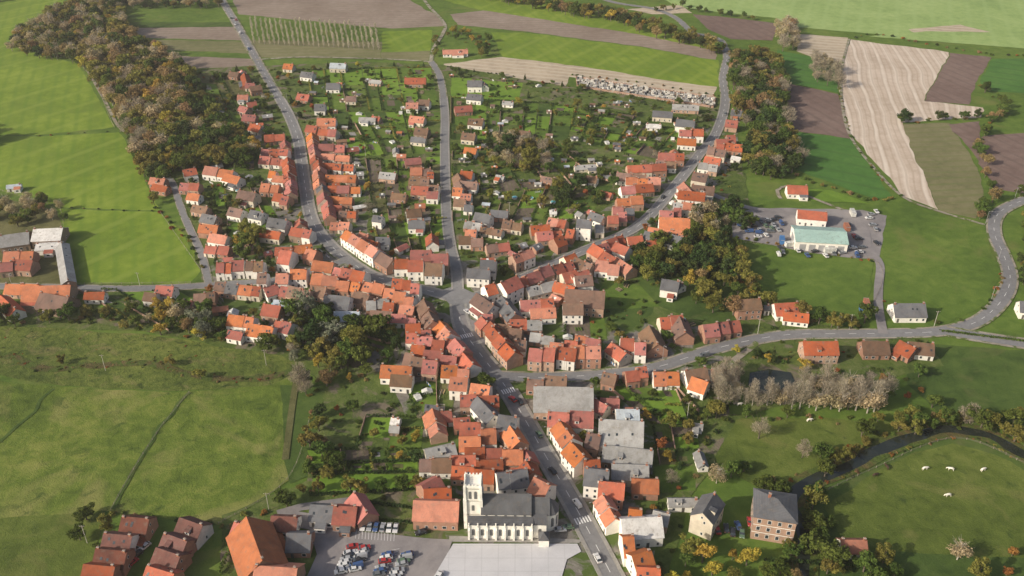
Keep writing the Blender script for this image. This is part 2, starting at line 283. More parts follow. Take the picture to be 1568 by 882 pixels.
F=[
('meadow','grass_mid',[(-250,-60),(1820,-60),(1820,940),(-250,940)]),
('field','grass_lime',[(-60,-40),(130,-40),(90,10),(30,50),(8,68),(120,98),(175,195),(60,207),(-90,205)]),
('field','grass_lime',[(-90,208),(60,209),(183,203),(205,235),(245,323),(92,317),(0,292),(-90,270)]),
('field','grass_lime',[(93,320),(245,325),(275,350),(296,385),(306,412),(292,434),(112,436),(100,380)]),
('field','rough',[(-60,290),(90,322),(110,436),(-60,436)]),
('field','grass_mid',[(188,14),(352,18),(360,34),(190,34)]),('field','plough_brown',[(195,42),(366,40),(374,62),(215,58)]),
('field','grass_dark',[(180,34),(362,34),(366,41),(200,43)]),('field','plough_green',[(215,60),(375,64),(384,82),(240,76)]),
('field','grass_mid',[(240,76),(384,82),(388,90),(250,84)]),
('field','plough_brown',[(250,85),(386,90),(392,101),(290,108),(262,94)]),
('field','plough_brown',[(350,-15),(600,-15),(672,25),(680,40),(600,44),(366,22)]),
('field','grass_mid',[(368,24),(600,46),(662,46),(662,62),(380,62)]),
('field','plough_green',[(380,62),(585,64),(583,90),(398,88)]),('field','grass_lime',[(585,48),(662,46),(658,78),(585,80)]),
('field','plough_green',[(585,80),(658,78),(655,93),(584,90)]),
('field','grass_lime',[(640,-10),(780,-10),(1000,40),(1100,72),(1096,84),(720,12)]),
('field','plough_brown',[(688,22),(740,16),(975,52),(1096,78),(1096,92),(985,72),(800,48),(700,38)]),
('field','grass_mid',[(684,38),(760,46),(765,88),(690,90)]),
('field','grass_lime',[(752,50),(800,50),(985,73),(1100,93),(1100,134),(1010,124),(770,88)]),
('field','stubble_top',[(680,98),(768,87),(900,103),(1010,122),(1098,134),(1092,152),(870,118),(866,134),(730,112),(683,110)]),
('field','grass_mid',[(684,112),(730,112),(868,134),(1000,150),(1095,165),(1085,185),(880,160),(690,145)]),
('field','far_green',[(960,-30),(1820,-60),(1820,60),(1420,62),(1340,52),(1200,40),(1190,28),(1040,12)]),
('field','stubble_top',[(1390,45),(1470,38),(1540,55),(1510,66),(1420,60)]),
('field','plough_dark',[(1060,22),(1100,25),(1192,36),(1182,62),(1120,60),(1085,45)]),
('field','stubble_top',[(960,14),(1040,8),(1060,20),(1000,22)]),
('field','far_green',[(1330,56),(1568,74),(1700,80),(1700,60),(1568,50),(1420,48)]),
('field','grass_mid',[(1190,60),(1225,50),(1300,58),(1285,92),(1200,72)]),
('field','stubble_top',[(1222,52),(1298,58),(1302,82),(1282,98),(1262,95),(1220,78)]),
('field','grass_emerald',[(1190,76),(1282,96),(1284,142),(1200,126)]),
('field','plough_dark',[(1195,126),(1284,144),(1302,212),(1205,198)]),
('field','grass_emerald',[(1206,200),(1302,212),(1366,302),(1340,306),(1212,258)]),
('field','stubble',[(1304,61),(1455,80),(1413,154),(1506,165),(1502,180),(1380,188),(1438,322),(1384,300),(1302,204),(1286,140),(1287,98)]),
('field','plough_dark',[(1456,81),(1518,88),(1496,124),(1484,160),(1414,155)]),
('field','plough_green',[(1380,190),(1452,188),(1494,250),(1510,312),(1492,336),(1440,324)]),
('field','plough_dark',[(1450,190),(1500,186),(1500,246),(1478,220)]),
('field','plough_dark',[(1502,210),(1590,190),(1700,200),(1700,300),(1568,296),(1522,290),(1500,250)]),
('field','grass_emerald',[(1519,90),(1700,90),(1700,150),(1512,140),(1500,125)]),('field','grass_mid',[(1512,142),(1700,152),(1700,196),(1502,208),(1540,168)]),
('field','grass_mid',[(1126,371),(1220,378),(1338,400),(1326,488),(1300,500),(1180,476),(1142,440)]),
('field','grass_mid',[(1356,322),(1440,330),(1506,345),(1532,420),(1512,464),(1450,496),(1350,462),(1346,400)]),
('field','grass_dark',[(1400,526),(1568,536),(1700,545),(1700,680),(1500,640),(1440,634),(1390,590)]),
('field','grass_olive',[(1070,636),(1240,640),(1430,650),(1300,715),(1215,752),(1150,745),(1080,702)]),
('field','grass_dark',[(1225,765),(1300,722),(1400,676),(1460,664),(1520,676),(1600,720),(1700,760),(1700,900),(1240,900)]),
('field','grass_olive',[(1262,775),(1320,735),(1400,694),(1460,680),(1520,694),(1600,740),(1700,780),(1700,860),(1300,845)]),
('field','marsh',[(-80,490),(60,500),(220,512),(330,528),(440,545),(462,560),(420,590),(290,600),(75,590),(-80,560)]),
('pasture','pasture',[(-80,575),(75,592),(290,602),(420,588),(468,562),(476,640),(440,735),(335,805),(160,785),(-80,800)]),
('pasture','grass_olive',[(-80,800),(160,785),(140,870),(100,940),(-80,940)]),
('field','grass_dark',[(430,590),(500,590),(500,720),(440,740)]),
('allotment','soil',[(505,590),(600,592),(592,668),(502,684)]),
('allotment','grass_dark',[(600,592),(662,600),(652,672),(592,668)]),
('village_green','garden',[(300,105),(560,95),(680,100),(880,135),(1110,150),(1140,260),(1150,330),(1100,380),(1000,440),(1130,480),(1420,520),(1440,560),(1130,640),(1060,760),(1020,900),(340,900),(340,790),(470,735),(500,590),(430,545),(200,505),(-60,500),(-60,437),(310,437),(265,270),(330,262),(420,260)]),
('yard','yard',[(455,205),(520,200),(560,260),(565,390),(690,395),(860,360),(960,300),(1050,215),(1130,175),(1130,240),(1060,330),(1010,370),(930,470),(1000,500),(1100,500),(1160,510),(1150,535),(1020,580),(930,590),(1000,660),(1000,880),(700,880),(640,700),(600,590),(520,520),(380,510),(320,450),(320,400),(420,390),(395,290)]),
('lawn','lawn',[(690,118),(800,128),(790,160),(692,150)]),
('vegetable_field','soil',[(760,160),(860,172),(870,190),(835,202),(755,185)]),
('lawn','lawn',[(480,728),(636,724),(636,752),(476,760)]),('lawn','grass_mid',[(1000,715),(1060,715),(1068,752),(1012,758)]),
('lawn','grass_dark',[(925,465),(960,452),(1005,462),(1002,480),(965,505),(920,498)]),
('lawn','lawn',[(170,455),(220,460),(170,478),(150,470)]),('lawn','lawn',[(1215,290),(1275,292),(1330,312),(1240,308)]),
('lawn','grass_mid',[(930,420),(985,440),(1010,470),(900,475)]),
('village_green','grass_dark',[(1040,345),(1120,330),(1130,400),(1180,476),(1100,500),(1010,470),(975,430),(990,380)]),
('yard','parking',[(1125,330),(1160,318),(1320,322),(1356,330),(1346,398),(1290,395),(1200,380),(1120,364)]),
]
for nme,k,px in F: field(nme,k,px)
def bil(q,s,t):
    (a,b,c,d)=q
    return ((a[0]*(1-s)+b[0]*s)*(1-t)+(d[0]*(1-s)+c[0]*s)*t,(a[1]*(1-s)+b[1]*s)*(1-t)+(d[1]*(1-s)+c[1]*s)*t)
HEDGES=[]
def plots(px,nx,ny,keys=('lawn','grass_mid','soil','garden','grass_dark','rough','lawn')):
    q=wpoly(px); z=LZ[0]; LZ[0]+=.004
    mb=MB(); wl=MB()
    xs=[0]+sorted([(i+U(-.25,.25))/nx for i in range(1,nx)])+[1]
    for i in range(nx):
        ys=[0]+sorted([(j+U(-.3,.3))/ny for j in range(1,ny)])+[1]
        for j in range(ny):
            s0,s1,t0,t1=xs[i]+.003,xs[i+1]-.003,ys[j]+.003,ys[j+1]-.003
            c=[bil(q,s0,t0),bil(q,s1,t0),bil(q,s1,t1),bil(q,s0,t1)]
            mb.face([(x,y,z) for x,y in c],random.choice(keys))
            if R()<.4:
                a,b_=U(.1,.5),U(.1,.5); e=[bil(c,a,b_),bil(c,a+.35,b_),bil(c,a+.35,b_+.35),bil(c,a,b_+.35)]
                mb.face([(x,y,z+.05) for x,y in e],random.choice(('soil','pavement','soil','dirt','rough','soil')))
            if R()<.55: HEDGES.append((c[0],c[3],U(1.2,2.2)))
            elif R()<.5: wl.obox(c[0],c[3],.25,0,U(1.2,1.9),'garden_wall_brick')
            if R()<.45: HEDGES.append((c[0],c[1],U(1,2)))
    mb.obj('garden_plots')
    if wl.f: wl.obj('garden_wall')
LG=('lawn','grass_mid','lawn','grass_mid','lawn','grass_dark','garden')
plots([(470,108),(660,104),(674,170),(480,172)],7,3,LG)
plots([(500,172),(674,172),(676,235),(545,240)],6,3,LG)
plots([(560,245),(676,240),(682,335),(575,350)],5,5,('lawn','grass_mid','soil','garden','grass_mid','rough'))
plots([(570,345),(684,336),(692,385),(585,385)],5,2)
plots([(690,150),(880,162),(870,215),(690,215)],7,3,('lawn','grass_mid','grass_mid','garden','lawn','grass_dark'))
plots([(880,165),(1070,190),(1010,245),(870,215)],8,5,('garden','soil','grass_mid','grass_dark','grass_dark','lawn'))
plots([(692,220),(868,220),(950,280),(692,300)],7,6,('garden','soil','grass_mid','grass_dark','grass_dark'))
plots([(692,302),(940,284),(900,335),(692,340)],9,2)
plots([(300,112),(360,112),(420,225),(330,190)],3,5,('lawn','grass_mid','rough','grass_dark'))
plots([(330,270),(395,285),(450,370),(325,380)],4,5)
plots([(470,690),(640,690),(640,722),(480,722)],4,2); plots([(560,640),(650,640),(645,690),(545,690)],2,2)
plots([(925,590),(1060,600),(1070,650),(1000,650)],4,2); plots([(1000,655),(1066,655),(1075,712),(1010,712)],2,3)
plots([(865,488),(925,486),(930,520),(865,520)],3,1,('soil','garden','grass_mid'))
plots([(120,445),(300,447),(430,520),(220,505)],6,2,('lawn','grass_mid','garden','grass_dark'))
plots([(1030,590),(1150,600),(1140,636),(1070,632)],3,1,('grass_mid','garden'))
plots([(620,590),(700,585),(690,650),(640,640)],2,2,('grass_mid','garden','lawn'))
plots([(450,500),(500,470),(620,500),(600,545)],3,2,('grass_dark','garden','grass_mid'))
# ---------------------------------------------------------------- roads
def catmull(pts,step=4.0):
    out=[]
    p=[pts[0]]+list(pts)+[pts[-1]]
    for i in range(1,len(p)-2):
        a,b,c,d=p[i-1],p[i],p[i+1],p[i+2]; L=math.hypot(c[0]-b[0],c[1]-b[1]); n=max(1,int(L/step))
        for k in range(n):
            t=k/n
            out.append(tuple(.5*((2*b[j])+(-a[j]+c[j])*t+(2*a[j]-5*b[j]+4*c[j]-d[j])*t*t+(-a[j]+3*b[j]-3*c[j]+d[j])*t**3) for j in (0,1)))
    out.append(pts[-1]); return out
def normals(pl):
    out=[]
    for i in range(len(pl)):
        a=pl[max(0,i-1)]; b=pl[min(len(pl)-1,i+1)]; dx,dy=b[0]-a[0],b[1]-a[1]; L=math.hypot(dx,dy) or 1
        out.append((-dy/L,dx/L))
    return out
def ribbon(mb,pl,o0,o1,z,k,z0=None):
    ns=normals(pl); i0=len(mb.v)
    for p,nn in zip(pl,ns): mb.v+=[(p[0]+nn[0]*o0,p[1]+nn[1]*o0,z),(p[0]+nn[0]*o1,p[1]+nn[1]*o1,z)]
    mi=mb.mi(k)
    for i in range(len(pl)-1):
        a=i0+2*i; mb.f.append((a,a+2,a+3,a+1)); mb.m.append(mi)
    if z0 is not None:
        for off in (o0,o1):
            j0=len(mb.v)
            for p,nn in zip(pl,ns): mb.v+=[(p[0]+nn[0]*off,p[1]+nn[1]*off,z),(p[0]+nn[0]*off,p[1]+nn[1]*off,z0)]
            for i in range(len(pl)-1):
                a=j0+2*i; mb.f.append((a,a+2,a+3,a+1)); mb.m.append(mi)
ROADS=[]; RZ=LZ[0]+.05
rz=[RZ]
def road(px,w,pav=None,dash=False,key='asphalt',verge=0.0,name='road',infill=0):
    pl=catmull(wpoly(px)); z=rz[0]; rz[0]+=.004
    mb=MB(); 
    if verge: ribbon(mb,pl,-w/2-verge,w/2+verge,z-.03,'dirt')
    ribbon(mb,pl,-w/2,w/2,z,key); mb.obj(name)
    tot=w/2+(1.5 if pav else 0.3)
    for p in pl:
        for dx in np.arange(-tot,tot+.1,1.0):
            for dy in np.arange(-tot,tot+.1,1.0):
                if dx*dx+dy*dy<=tot*tot: roadcells.add((int((p[0]+dx)//1.5),int((p[1]+dy)//1.5)))
    ROADS.append((pl,normals(pl),w,pav,infill,z,dash))
R1=[(322,-40),(340,0),(365,42),(392,90),(415,130),(440,172),(456,212),(462,250),(468,290),(475,328),(487,354),(510,380),(537,402),(570,422),(615,436),(660,447),(696,458)]
R2=[(660,94),(674,120),(681,170),(681,220),(682,280),(684,330),(690,378),(699,415),(701,455)]
R3=[(1104,62),(1113,85),(1107,120),(1110,160),(1096,205),(1070,238),(1046,270),(1022,300),(1000,326),(972,350),(935,368),(890,386),(845,407),(800,427),(760,446),(705,458)]
R4=[(701,455),(707,500),(737,545),(772,590),(802,640),(836,700),(870,758),(900,812),(938,885),(965,940)]
R5=[(765,577),(830,579),(900,576),(960,571),(1010,562),(1060,546),(1110,531),(1160,520),(1215,513),(1300,512),(1380,511),(1440,508),(1490,496),(1522,474),(1542,446),(1546,420),(1536,390),(1523,360),(1524,335),(1542,318),(1590,300),(1700,270)]
R6=[(-60,438),(105,441),(200,443),(300,439),(360,434),(420,430),(480,414),(530,400)]
road(R1,5.4,1.2,True,verge=1.2,infill=1); road(R2,4.4,.9,False,verge=.8,infill=.6); road(R3,5.2,1.0,True,verge=.8,infill=.9)
road(R4,5.8,1.3,True,infill=1); road(R5,6.0,None,True,verge=1.0,infill=.5); road(R6,4.6,None,False,verge=.8,infill=.6)
road([(1104,62),(1085,55),(1060,50),(1035,28),(1000,14),(940,4),(900,-10)],5,verge=.8)
road([(392,92),(460,88),(520,89),(590,91),(660,95)],2.6,key='dirt',name='farm_track')
road([(660,95),(664,75),(678,52),(680,36),(655,8),(640,-15)],3.2,key='dirt',name='farm_track')
road([(250,262),(266,285),(277,318),(291,352),(308,388),(320,434)],3.4,verge=.5,infill=.4)
road([(135,110),(158,150),(180,192),(196,205)],2.2,key='dirt',name='farm_track')
road([(1082,295),(1120,310),(1165,322),(1260,325),(1318,345),(1330,380),(1347,405),(1345,440),(1345,470),(1352,512)],4.2,key='parking',name='access_lane')
road([(1450,508),(1490,515),(1568,527),(1700,545)],6.5,None,verge=1.5)
road([(1300,60),(1290,100),(1288,145),(1300,205),(1340,260),(1384,303),(1440,325),(1508,345)],2.0,key='dirt',name='farm_track')
road([(1045,575),(1090,570),(1130,548),(1160,525)],3,key='dirt',name='access_lane')
road([(457,565),(448,620),(437,705)],2.6,key='rough',name='footpath')
road([(1195,305),(1190,292),(1210,285),(1235,300),(1290,322)],2.2,key='dirt',name='driveway')
road([(560,765),(460,778),(425,788)],3.5,key='parking',name='access_lane')
def near_other(p,me,marg):
    for k,(pl,ns,w,pav,inf,z,dash) in enumerate(ROADS):
        if k==me or not w>=3.0: continue
        for q in pl:
            if abs(q[0]-p[0])<w/2+marg and abs(q[1]-p[1])<w/2+marg: return True
    return False
VY0=P(0,150)[1]; pv=MB(); mk=MB()
for k,(pl,ns,w,pav,inf,z,dash) in enumerate(ROADS):
    if pav:
        for sgn in (-1,1):
            run=[]
            for i,p in enumerate(pl):
                q=(p[0]+ns[i][0]*sgn*(w/2+pav/2),p[1]+ns[i][1]*sgn*(w/2+pav/2))
                ok=p[1]<VY0 and not near_other(q,k,1.6)
                if ok: run.append(p)
                if (not ok or i==len(pl)-1):
                    if len(run)>2: ribbon(pv,run,*( (w/2+.01,w/2+pav) if sgn>0 else (-w/2-pav,-w/2-.01)),z+.12,'pavement',z0=0)
                    run=[]
    if dash:
        fine=catmull(pl,1.5); fn=normals(fine)
        for i in range(0,len(fine)-2,5):
            if near_other(fine[i],k,1.0): continue
            ribbon(mk,fine[i:i+3],-.09,.09,z+.008,'paint_white')
pv.obj('pavement'); 
def zebra(u,v,k):
    pl,ns,w=ROADS[k][0],ROADS[k][1],ROADS[k][2]; c=P(u,v); i=min(range(len(pl)),key=lambda j:(pl[j][0]-c[0])**2+(pl[j][1]-c[1])**2)
    p=pl[i]; nn=ns[i]; tx,ty=nn[1],-nn[0]
    for o in np.arange(-w/2+.4,w/2-.3,1.0):
        a=(p[0]+nn[0]*o-tx*1.5,p[1]+nn[1]*o-ty*1.5); b=(p[0]+nn[0]*o+tx*1.5,p[1]+nn[1]*o+ty*1.5)
        dx,dy=nn[0]*.25,nn[1]*.25
        mk.face([(a[0]-dx,a[1]-dy,ROADS[k][5]+.012),(b[0]-dx,b[1]-dy,ROADS[k][5]+.012),(b[0]+dx,b[1]+dy,ROADS[k][5]+.012),(a[0]+dx,a[1]+dy,ROADS[k][5]+.012)],'paint_white')
zebra(893,800,3); zebra(778,600,3); zebra(715,515,3)
mk.obj('road_marking')
dm=MB()
for pxs,ww,kk in (([(-60,530),(10,545),(70,566),(140,562),(220,556),(300,576),(380,582),(440,572),(462,560)],2.0,'ditch'),([(82,596),(62,618),(40,644),(-30,700)],.7,'grass_dark'),([(290,602),(262,636),(240,665),(205,720),(170,782)],.8,'grass_dark')):
    pl=catmull(wpoly(pxs),3); pl=[(a+mnoise.noise(Vector((a*.1,b*.1,0)))*2,b+mnoise.noise(Vector((a*.1,b*.1,5)))*2) for a,b in pl]; ribbon(dm,pl,-ww,ww,LZ[0]+.01,kk)
dm.obj('ditch')
LZ[0]=rz[0]+.01
field('road_junction','asphalt',[(668,448),(700,438),(730,452),(724,474),(712,484),(698,478),(684,462)],0)
field('car_park','parking',[(432,782),(490,790),(548,800),(556,816),(632,824),(692,828),(672,900),(462,900),(486,850),(476,812),(436,806)],.3)
field('plaza','plaza',[(694,834),(884,834),(890,846),(868,858),(856,900),(655,900)],.0)
field('pavement','pavement',[(688,822),(850,826),(895,828),(886,833),(688,831)],0)
field('courtyard','parking',[(700,478),(740,500),(760,525),(742,530),(712,498)],0)
pm=MB()
zz=LZ[0]; LZ[0]+=.01
for (u0,v0,u1,v1,n_) in ((512,876,530,838,9),(574,880,590,846,8),(546,812,604,816,12)):
    for i in range(n_+1):
        a=P(u0+(u1-u0)*i/n_,v0+(v1-v0)*i/n_); e=(a[0]+4.6,a[1]+1.2) if n_<12 else (a[0]+.3,a[1]-4.2)
        dx,dy=e[0]-a[0],e[1]-a[1]; L=math.hypot(dx,dy); nx,ny=-dy/L*.06,dx/L*.06
        pm.face([(a[0]-nx,a[1]-ny,zz),(e[0]-nx,e[1]-ny,zz),(e[0]+nx,e[1]+ny,zz),(a[0]+nx,a[1]+ny,zz)],'paint_white')
pm.obj('parking_bay_marking')
RIV=[(1700,760),(1600,712),(1558,692),(1530,676),(1500,664),(1460,659),(1410,668),(1360,684),(1318,706),(1290,718),(1245,735),(1218,752),(1212,780),(1226,812),(1232,850),(1225,940)]
def water_ribbon(px,w,name):
    pl=catmull(wpoly(px),3); mb=MB(); ns=normals(pl); z=LZ[0]; LZ[0]+=.008
    bk=MB(); ribbon(bk,pl,-w/2-2.2,w/2+2.2,z-.004,'ditch'); bk.obj('river_bank')
    for p,nn in zip(pl,ns):
        j=mnoise.noise(Vector((p[0]*.07,p[1]*.07,0)))*2.0; k=mnoise.noise(Vector((p[0]*.1,p[1]*.1,7)))*1.8
        mb.v+=[(p[0]-nn[0]*(w/2+j),p[1]-nn[1]*(w/2+j),z),(p[0]+nn[0]*(w/2+k),p[1]+nn[1]*(w/2+k),z)]
    mi=mb.mi('water')
    for i in range(len(pl)-1): mb.f.append((2*i,2*i+2,2*i+3,2*i+1)); mb.m.append(mi)
    mb.obj(name)
    return pl
riv=water_ribbon(RIV,4.6,'river')
field('pond','water',[(1148,572),(1175,566),(1212,572),(1218,590),(1200,606),(1160,604),(1146,590)],.6)
occ|=cells(*P(1182,586),0,18,14)
# ---------------------------------------------------------------- houses
WK={'k':'wall_brick','p':'wall_pink','w':'wall_white','c':'wall_cream','n':'wall_brown'}
def gable(mb,x0,x1,yc,W,z0,eave,rise,roof,wall,ox=.3,oy=.35,th=.16):
    y0,y1=yc-W/2,yc+W/2
    mb.face([(x0,y0,z0),(x1,y0,z0),(x1,y0,eave),(x0,y0,eave)],wall); mb.face([(x1,y1,z0),(x0,y1,z0),(x0,y1,eave),(x1,y1,eave)],wall)
    mb.face([(x0,y1,z0),(x0,y0,z0),(x0,y0,eave),(x0,yc,eave+rise),(x0,y1,eave)],wall)
    mb.face([(x1,y0,z0),(x1,y1,z0),(x1,y1,eave),(x1,yc,eave+rise),(x1,y0,eave)],wall)
    sl=rise/(W/2); e=eave-oy*sl+.01
    mb.prism([(y0-oy,e),(yc,eave+rise+.01),(y1+oy,e),(y1+oy,e+th),(yc,eave+rise+th*1.3),(y0-oy,e+th)],x0-ox,x1+ox,roof)
def hiproof(mb,x0,x1,y0,y1,eave,rise,roof,o=.35):
    x0-=o;x1+=o;y0-=o;y1+=o; h=min(x1-x0,y1-y0)/2; z=eave
    mb.box(x0,x1,y0,y1,z,z+.15,roof,0,True); z+=.152
    if x1-x0>=y1-y0: r0=(x0+h,(y0+y1)/2,z+rise); r1=(x1-h,(y0+y1)/2,z+rise)
    else: r0=((x0+x1)/2,y0+h,z+rise); r1=((x0+x1)/2,y1-h,z+rise)
    a,b,c,d=(x0,y0,z),(x1,y0,z),(x1,y1,z),(x0,y1,z)
    if x1-x0>=y1-y0: fs=[[a,b,r1,r0],[b,c,r1],[c,d,r0,r1],[d,a,r0]]
    else: fs=[[a,b,r0],[b,c,r1,r0],[c,d,r1],[d,a,r0,r1]]
    for f in fs: mb.face(f,roof)
def win_y(mb,x,y,s,z,w=1.0,h=1.35,glass='glass',frame='frame'):
    a=y+s*.03; b=y+s*.06; f=.12
    q=[(x-w/2,z),(x+w/2,z),(x+w/2,z+h),(x-w/2,z+h)]
    if s>0: q=q[::-1]
    mb.face([(i,a,j) for i,j in q],frame)
    q=[(x-w/2+f,z+f),(x+w/2-f,z+f),(x+w/2-f,z+h-f),(x-w/2+f,z+h-f)]
    if s>0: q=q[::-1]
    mb.face([(i,b,j) for i,j in q],glass)
def win_x(mb,x,y,s,z,w=1.0,h=1.35,glass='glass'):
    a=x+s*.03; b=x+s*.06; f=.12
    mb.face([(a,y-w/2,z),(a,y+w/2,z),(a,y+w/2,z+h),(a,y-w/2,z+h)],'frame')
    mb.face([(b,y-w/2+f,z+f),(b,y+w/2-f,z+f),(b,y+w/2-f,z+h-f),(b,y-w/2+f,z+h-f)],glass)
def chimney(mb,x,y,z0,z1,sw=.4):
    mb.box(x-sw,x+sw,y-.3,y+.3,z0,z1,'chimney_brick'); mb.box(x-sw-.07,x+sw+.07,y-.37,y+.37,z1,z1+.14,'chimney_cap')
    for q in (-.2,.2): mb.tube((x+q,y,z1+.14),(x+q,y,z1+.5),.11,.09,'chimney_brick',5)
NH=[0]
def house(x,y,ang,L,W,eave,roof,wall,name,pitch=.8,party=False,hip=False,chim=None,shed=False):
    mb=MB(); rk='roof_'+roof; wk=WK[wall]; rise=W/2*pitch
    lx=L/2-(.012 if party else 0)
    if hip:
        mb.box(-L/2,L/2,-W/2,W/2,0,eave,wk); hiproof(mb,-L/2,L/2,-W/2,W/2,eave+.002,rise,rk)
    else: gable(mb,-lx,lx,0,W,0,eave,rise,rk,wk,ox=0.0 if party else .3)
    if not shed:
        fl=[.95] + ([3.6] if eave>=4.9 else [])+([6.3] if eave>=7.6 else [])
        n=max(1,int(L/2.7)); dn=random.randrange(n)
        for s in (-1,1):
            for zi,z in enumerate(fl):
                for i in range(n):
                    xx=-L/2+L*(i+.5)/n
                    if zi==0 and i==dn and s<0:
                        mb.face([(xx-.5,-W/2-.03,.1),(xx+.5,-W/2-.03,.1),(xx+.5,-W/2-.03,2.3),(xx-.5,-W/2-.03,2.3)],'door'); continue
                    if R()<(.1 if s<0 else .3): continue
                    win_y(mb,xx,s*W/2,s,z,random.choice((.9,1.0,1.1,1.5)) if zi==0 else 1.0)
            if wall in 'kp' and R()<.5:
                yy=s*(W/2+.02); mb.face([(-lx,yy,eave-.35),(lx,yy,eave-.35),(lx,yy,eave-.12),(-lx,yy,eave-.12)],'frame')
        if not party:
            for s in (-1,1):
                for z in fl+([eave+.3] if pitch>.6 else []):
                    if R()<.6: win_x(mb,s*L/2,U(-1,1)*W*.15 if z<eave else 0,s,z,.9,1.1 if z>eave else 1.3)
        if not hip:
            sl=pitch
            for s in (-1,1):
                if R()<.5:
                    for q in range(random.choice((1,2,2,3))):
                        xx=U(-L*.4,L*.4); t=U(.3,.6)
                        y0=s*(W/2)*(1-t); y1=y0-s*.75; z0=eave+rise*t+.26; z1=z0+.75*sl
                        mb.face([(xx-.4,y0,z0),(xx+.4,y0,z0),(xx+.4,y1,z1),(xx-.4,y1,z1)],'glass')
            if R()<.14 and L>8:
                xx=U(-L*.2,L*.2); zd=eave+rise*.25; yd=-W/2*.75-.3
                mb.box(xx-.8,xx+.8,yd,yd+W*.3,zd-.6,zd+1.3,wk); win_y(mb,xx,yd,-1,zd,1.0,1.1)
                mb.prism([(yd-.25,zd+1.3),(yd+W*.3,zd+1.75),(yd+W*.3,zd+1.9),(yd-.25,zd+1.45)],xx-1,xx+1,rk)
        nc=chim if chim is not None else random.choice((1,1,2,2))
        for q in range(nc):
            xx=(-1 if q else 1)*(L/2-.6) if not hip else (-1 if q else 1)*L*.12
            chimney(mb,xx,U(-.3,.3),eave+rise*.6,eave+rise+U(.6,1.0))
        if not party and R()<.4:
            l2=L*U(.3,.6); xo=U(-1,1)*(L-l2)/2; s=random.choice((-1,1)); dpt=U(2,3.2)
            y0=s*(W/2+.003); y1=s*(W/2+dpt); ya,yb=min(y0,y1),max(y0,y1)
            mb.box(xo-l2/2,xo+l2/2,ya,yb,0,2.2,wk)
            za,zb=(2.23,3.1) if s<0 else (3.1,2.23)
            mb.prism([(ya,za),(yb,zb),(yb,zb+.12),(ya,za+.12)],xo-l2/2-.15,xo+l2/2+.15,random.choice(('roof_o','roof_g','roof_s','roof_r')))
            win_y(mb,xo,y1,s,.8,1.6,1.1)
    else:
        mb.face([(-.9,-W/2-.03,.05),(.9,-W/2-.03,.05),(.9,-W/2-.03,2.0),(-.9,-W/2-.03,2.0)],'door')
        if R()<.5: win_y(mb,L*.3,W/2,1,.9,.8,.8)
        if not hip and R()<.5:
            y0=W/2*.7; z0=eave+rise*.3+.26; mb.face([(-.6,-y0,z0),(.6,-y0,z0),(.6,-y0+1,z0+pitch),(-.6,-y0+1,z0+pitch)],'frame')
    o=mb.obj(name,(x,y,0),ang); NH[0]+=1
    return o
def pick_roof(r):
    if r=='m': return random.choices('orbsg',(32,32,18,11,7))[0]
    if r=='M': return random.choices('orbs',(30,44,17,9))[0]
    return r
def pick_wall(w): return random.choices('kpwcn',(31,25,22,14,8))[0] if w=='m' else w
def place(x,y,ang,L,W,allow_shift=True,maxov=.3):
    px,py=-math.sin(ang),math.cos(ang)
    for sh in ([0,-1,1,-2,2,-3,3,-4,4,-5.5,5.5,-7,7,-9,9] if allow_shift else [0]):
        X,Y=x+px*sh,y+py*sh; c=cells(X,Y,ang,L*.9,W*.92)
        if c&roadcells: continue
        if len(c&occ)/len(c)>maxov: continue
        return X,Y
    return None
def row(u0,v0,u1,v1,W,n=1,eave=3.2,roof='m',wall='m',gap=0.0,pitch=.8,name=None,hip=False,force=False,shed=False):
    if W<12: W*=.93
    if eave>3.2 and eave<8: eave*=.93
    zr=eave+W/2*pitch*.9
    a=P(u0,v0,zr); b=P(u1,v1,zr); dx,dy=b[0]-a[0],b[1]-a[1]; T=math.hypot(dx,dy); 
    if dx<0 and n==1: dx,dy=-dx,-dy; a,b=b,a
    ang=math.atan2(dy,dx)
    if n>1: n=max(n,int(T/9.5))
    ws=[U(.7,1.35) for _ in range(n)]; S=sum(ws); t=0
    for i in range(n):
        l=ws[i]/S*T; c=t+l/2; t+=l; L=l*(1-gap)
        x=a[0]+dx/T*c; y=a[1]+dy/T*c; w2=W*U(.88,1.1) if n>1 else W; e=eave*U(.82,1.12) if n>1 else eave
        an=ang
        p=(x,y) if force else place(x,y,an,L,w2)
        if not p: continue
        occ.update(cells(p[0],p[1],an,L,w2))
        nm=name or ('terraced_house' if n>1 and not gap else 'detached_house')
        house(p[0],p[1],an,L,w2,e,pick_roof(roof),pick_wall(wall),nm,pitch,party=(n>1 and not gap),hip=hip,shed=shed)
